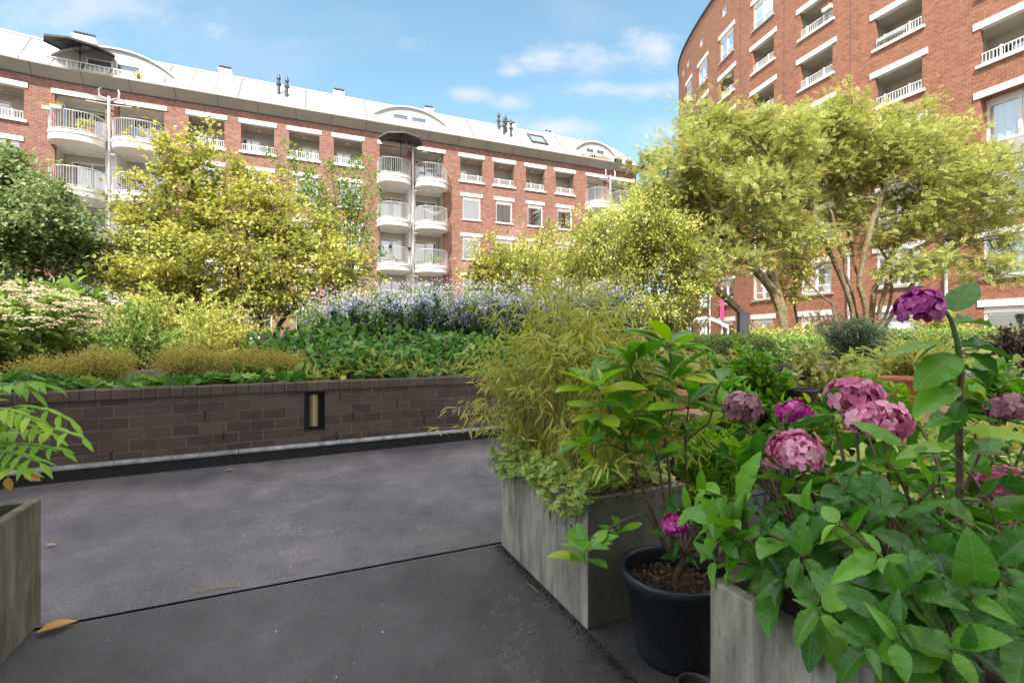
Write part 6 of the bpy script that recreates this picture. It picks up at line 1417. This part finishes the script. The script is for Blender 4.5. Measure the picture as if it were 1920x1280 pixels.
leaves(m, 'hydr', np.array([q[0] for q in Lv]), np.array([q[1] for q in Lv]), unit(np.array([0, -.35, 1.]) + rng.normal(0, .22, (len(Lv), 3))), np.array([q[2] for q in Lv]) * .84, np.array([q[3] for q in Lv])); m.build('foliage', LF['hydr'], t, True)
# small hydrangea in the black pot
t = thing('small_hydrangea', 'young hydrangea with one magenta head in the large black pot', 'hydrangea', (.66, 1.90, .28))
m = MB(); q0 = np.array([.655, 1.90, .27]); fork = G(1283, 1040, 1.86)
polytube(m, [q0, q0 + (.0, 0, .05), fork - (0, 0, .02), fork], [.020, .017, .015, .013], 9)
br = [G(1310, 985, 1.88), G(1262, 1005, 1.80), G(1325, 1020, 1.82), G(1270, 960, 1.98)]
for q in br: polytube(m, [fork, (fork + q) / 2 + (0, 0, .008), q], [.011, .008, .004], 7)
m.build('stem', MT['stem'], t)
flower_head(t, G(1264, 985, 1.76), .048, 'magf', 70)
m = MB(); Pp, Dd = [], []
for q in br + [fork]:
    for k in range(5): Pp.append(q + rng.normal(0, .008, 3)); Dd.append(unit(rng.normal(0, 1, 3) * (1, 1, .6)))
leaves(m, 'hydr', np.array(Pp), np.array(Dd), unit(np.array([0, -.3, 1.]) + rdir(len(Pp)) * .4), .085 * rng.uniform(.6, 1.2, len(Pp)), rng.uniform(0, .45, len(Pp))); m.build('foliage', LF['hydr'], t, True)
# pinnate leaved plant at the left edge
t = thing('sumac_plant', 'bright green feathery leaved plant reaching in from the left edge above the mossy planter', 'plant', (-2.45, 1.9, .5))
fr = [((-60, 800, 1.9), (30, 770, 1.9), (155, 822, 1.85)), ((-60, 790, 2.0), (40, 735, 1.95), (132, 790, 1.95)), ((-60, 760, 1.9), (10, 705, 1.9), (92, 722, 1.95)), ((-70, 840, 1.9), (20, 820, 1.85), (118, 845, 1.85)), ((-60, 860, 1.8), (0, 830, 1.8), (75, 868, 1.75)), ((-80, 740, 2.0), (-10, 700, 2.0), (60, 735, 2.05)), ((-60, 830, 2.1), (30, 790, 2.1), (100, 815, 2.1)), ((-80, 880, 1.8), (-20, 860, 1.8), (40, 880, 1.75)), ((-60, 780, 1.8), (0, 750, 1.8), (70, 790, 1.8))]
m = MB(); Pp, Dd, Uu, Ss, Vv = [], [], [], [], []
root = np.array([-2.42, 1.88, .52])
for a_, c_, b_ in fr:
    A_, C_, Bb = G(*a_), G(*c_), G(*b_); pts = [bez(A_, C_, Bb, x) for x in np.linspace(0, 1, 10)]; polytube(m, [root, (root + A_) / 2 + (0, 0, .05)] + pts, np.linspace(.006, .0015, 12), 5)
    v0 = random.uniform(.3, .8)
    for k, x in enumerate(np.linspace(.06, 1, 9)):
        p_ = bez(A_, C_, Bb, x); tg = unit(2 * (1 - x) * (C_ - A_) + 2 * x * (Bb - C_)); sd = unit(np.cross(tg, (0, 0, 1.)))
        for s_ in ((1, -1) if x < .99 else (0,)):
            Pp.append(p_); Dd.append(unit(sd * s_ + tg * (.75 if s_ else 1) + np.array([0, 0, -.28]) + rng.normal(0, .1, 3))); Uu.append(unit(np.array([0, -.45, 1.]) + rng.normal(0, .2, 3))); Ss.append(random.uniform(.085, .125) * (1.15 - .4 * x)); Vv.append(v0 + random.uniform(-.15, .2))
m.build('stem', MT['stemg'], t); m = MB(); leaves(m, T_grid(lambda q: .135 * sin(pi * q ** .75) ** .9 + .003, 1, 7, .35, .45), np.array(Pp), np.array(Dd), np.array(Uu), np.array(Ss), np.array(Vv)); m.build('foliage', LF['bright'], t, True)
m = MB(); leaves(m, 'oval', np.array([G(15, 893, 1.9), G(45, 888, 1.95)]), unit(np.array([(.1, 0, -1), (.9, 0, -.3)])), np.array([(.3, -1, .2), (0, -.5, 1)]), np.array([.06, .07]), np.array([.5, 0])); m.build('yellowed_leaf', MT['deadleaf'], t)
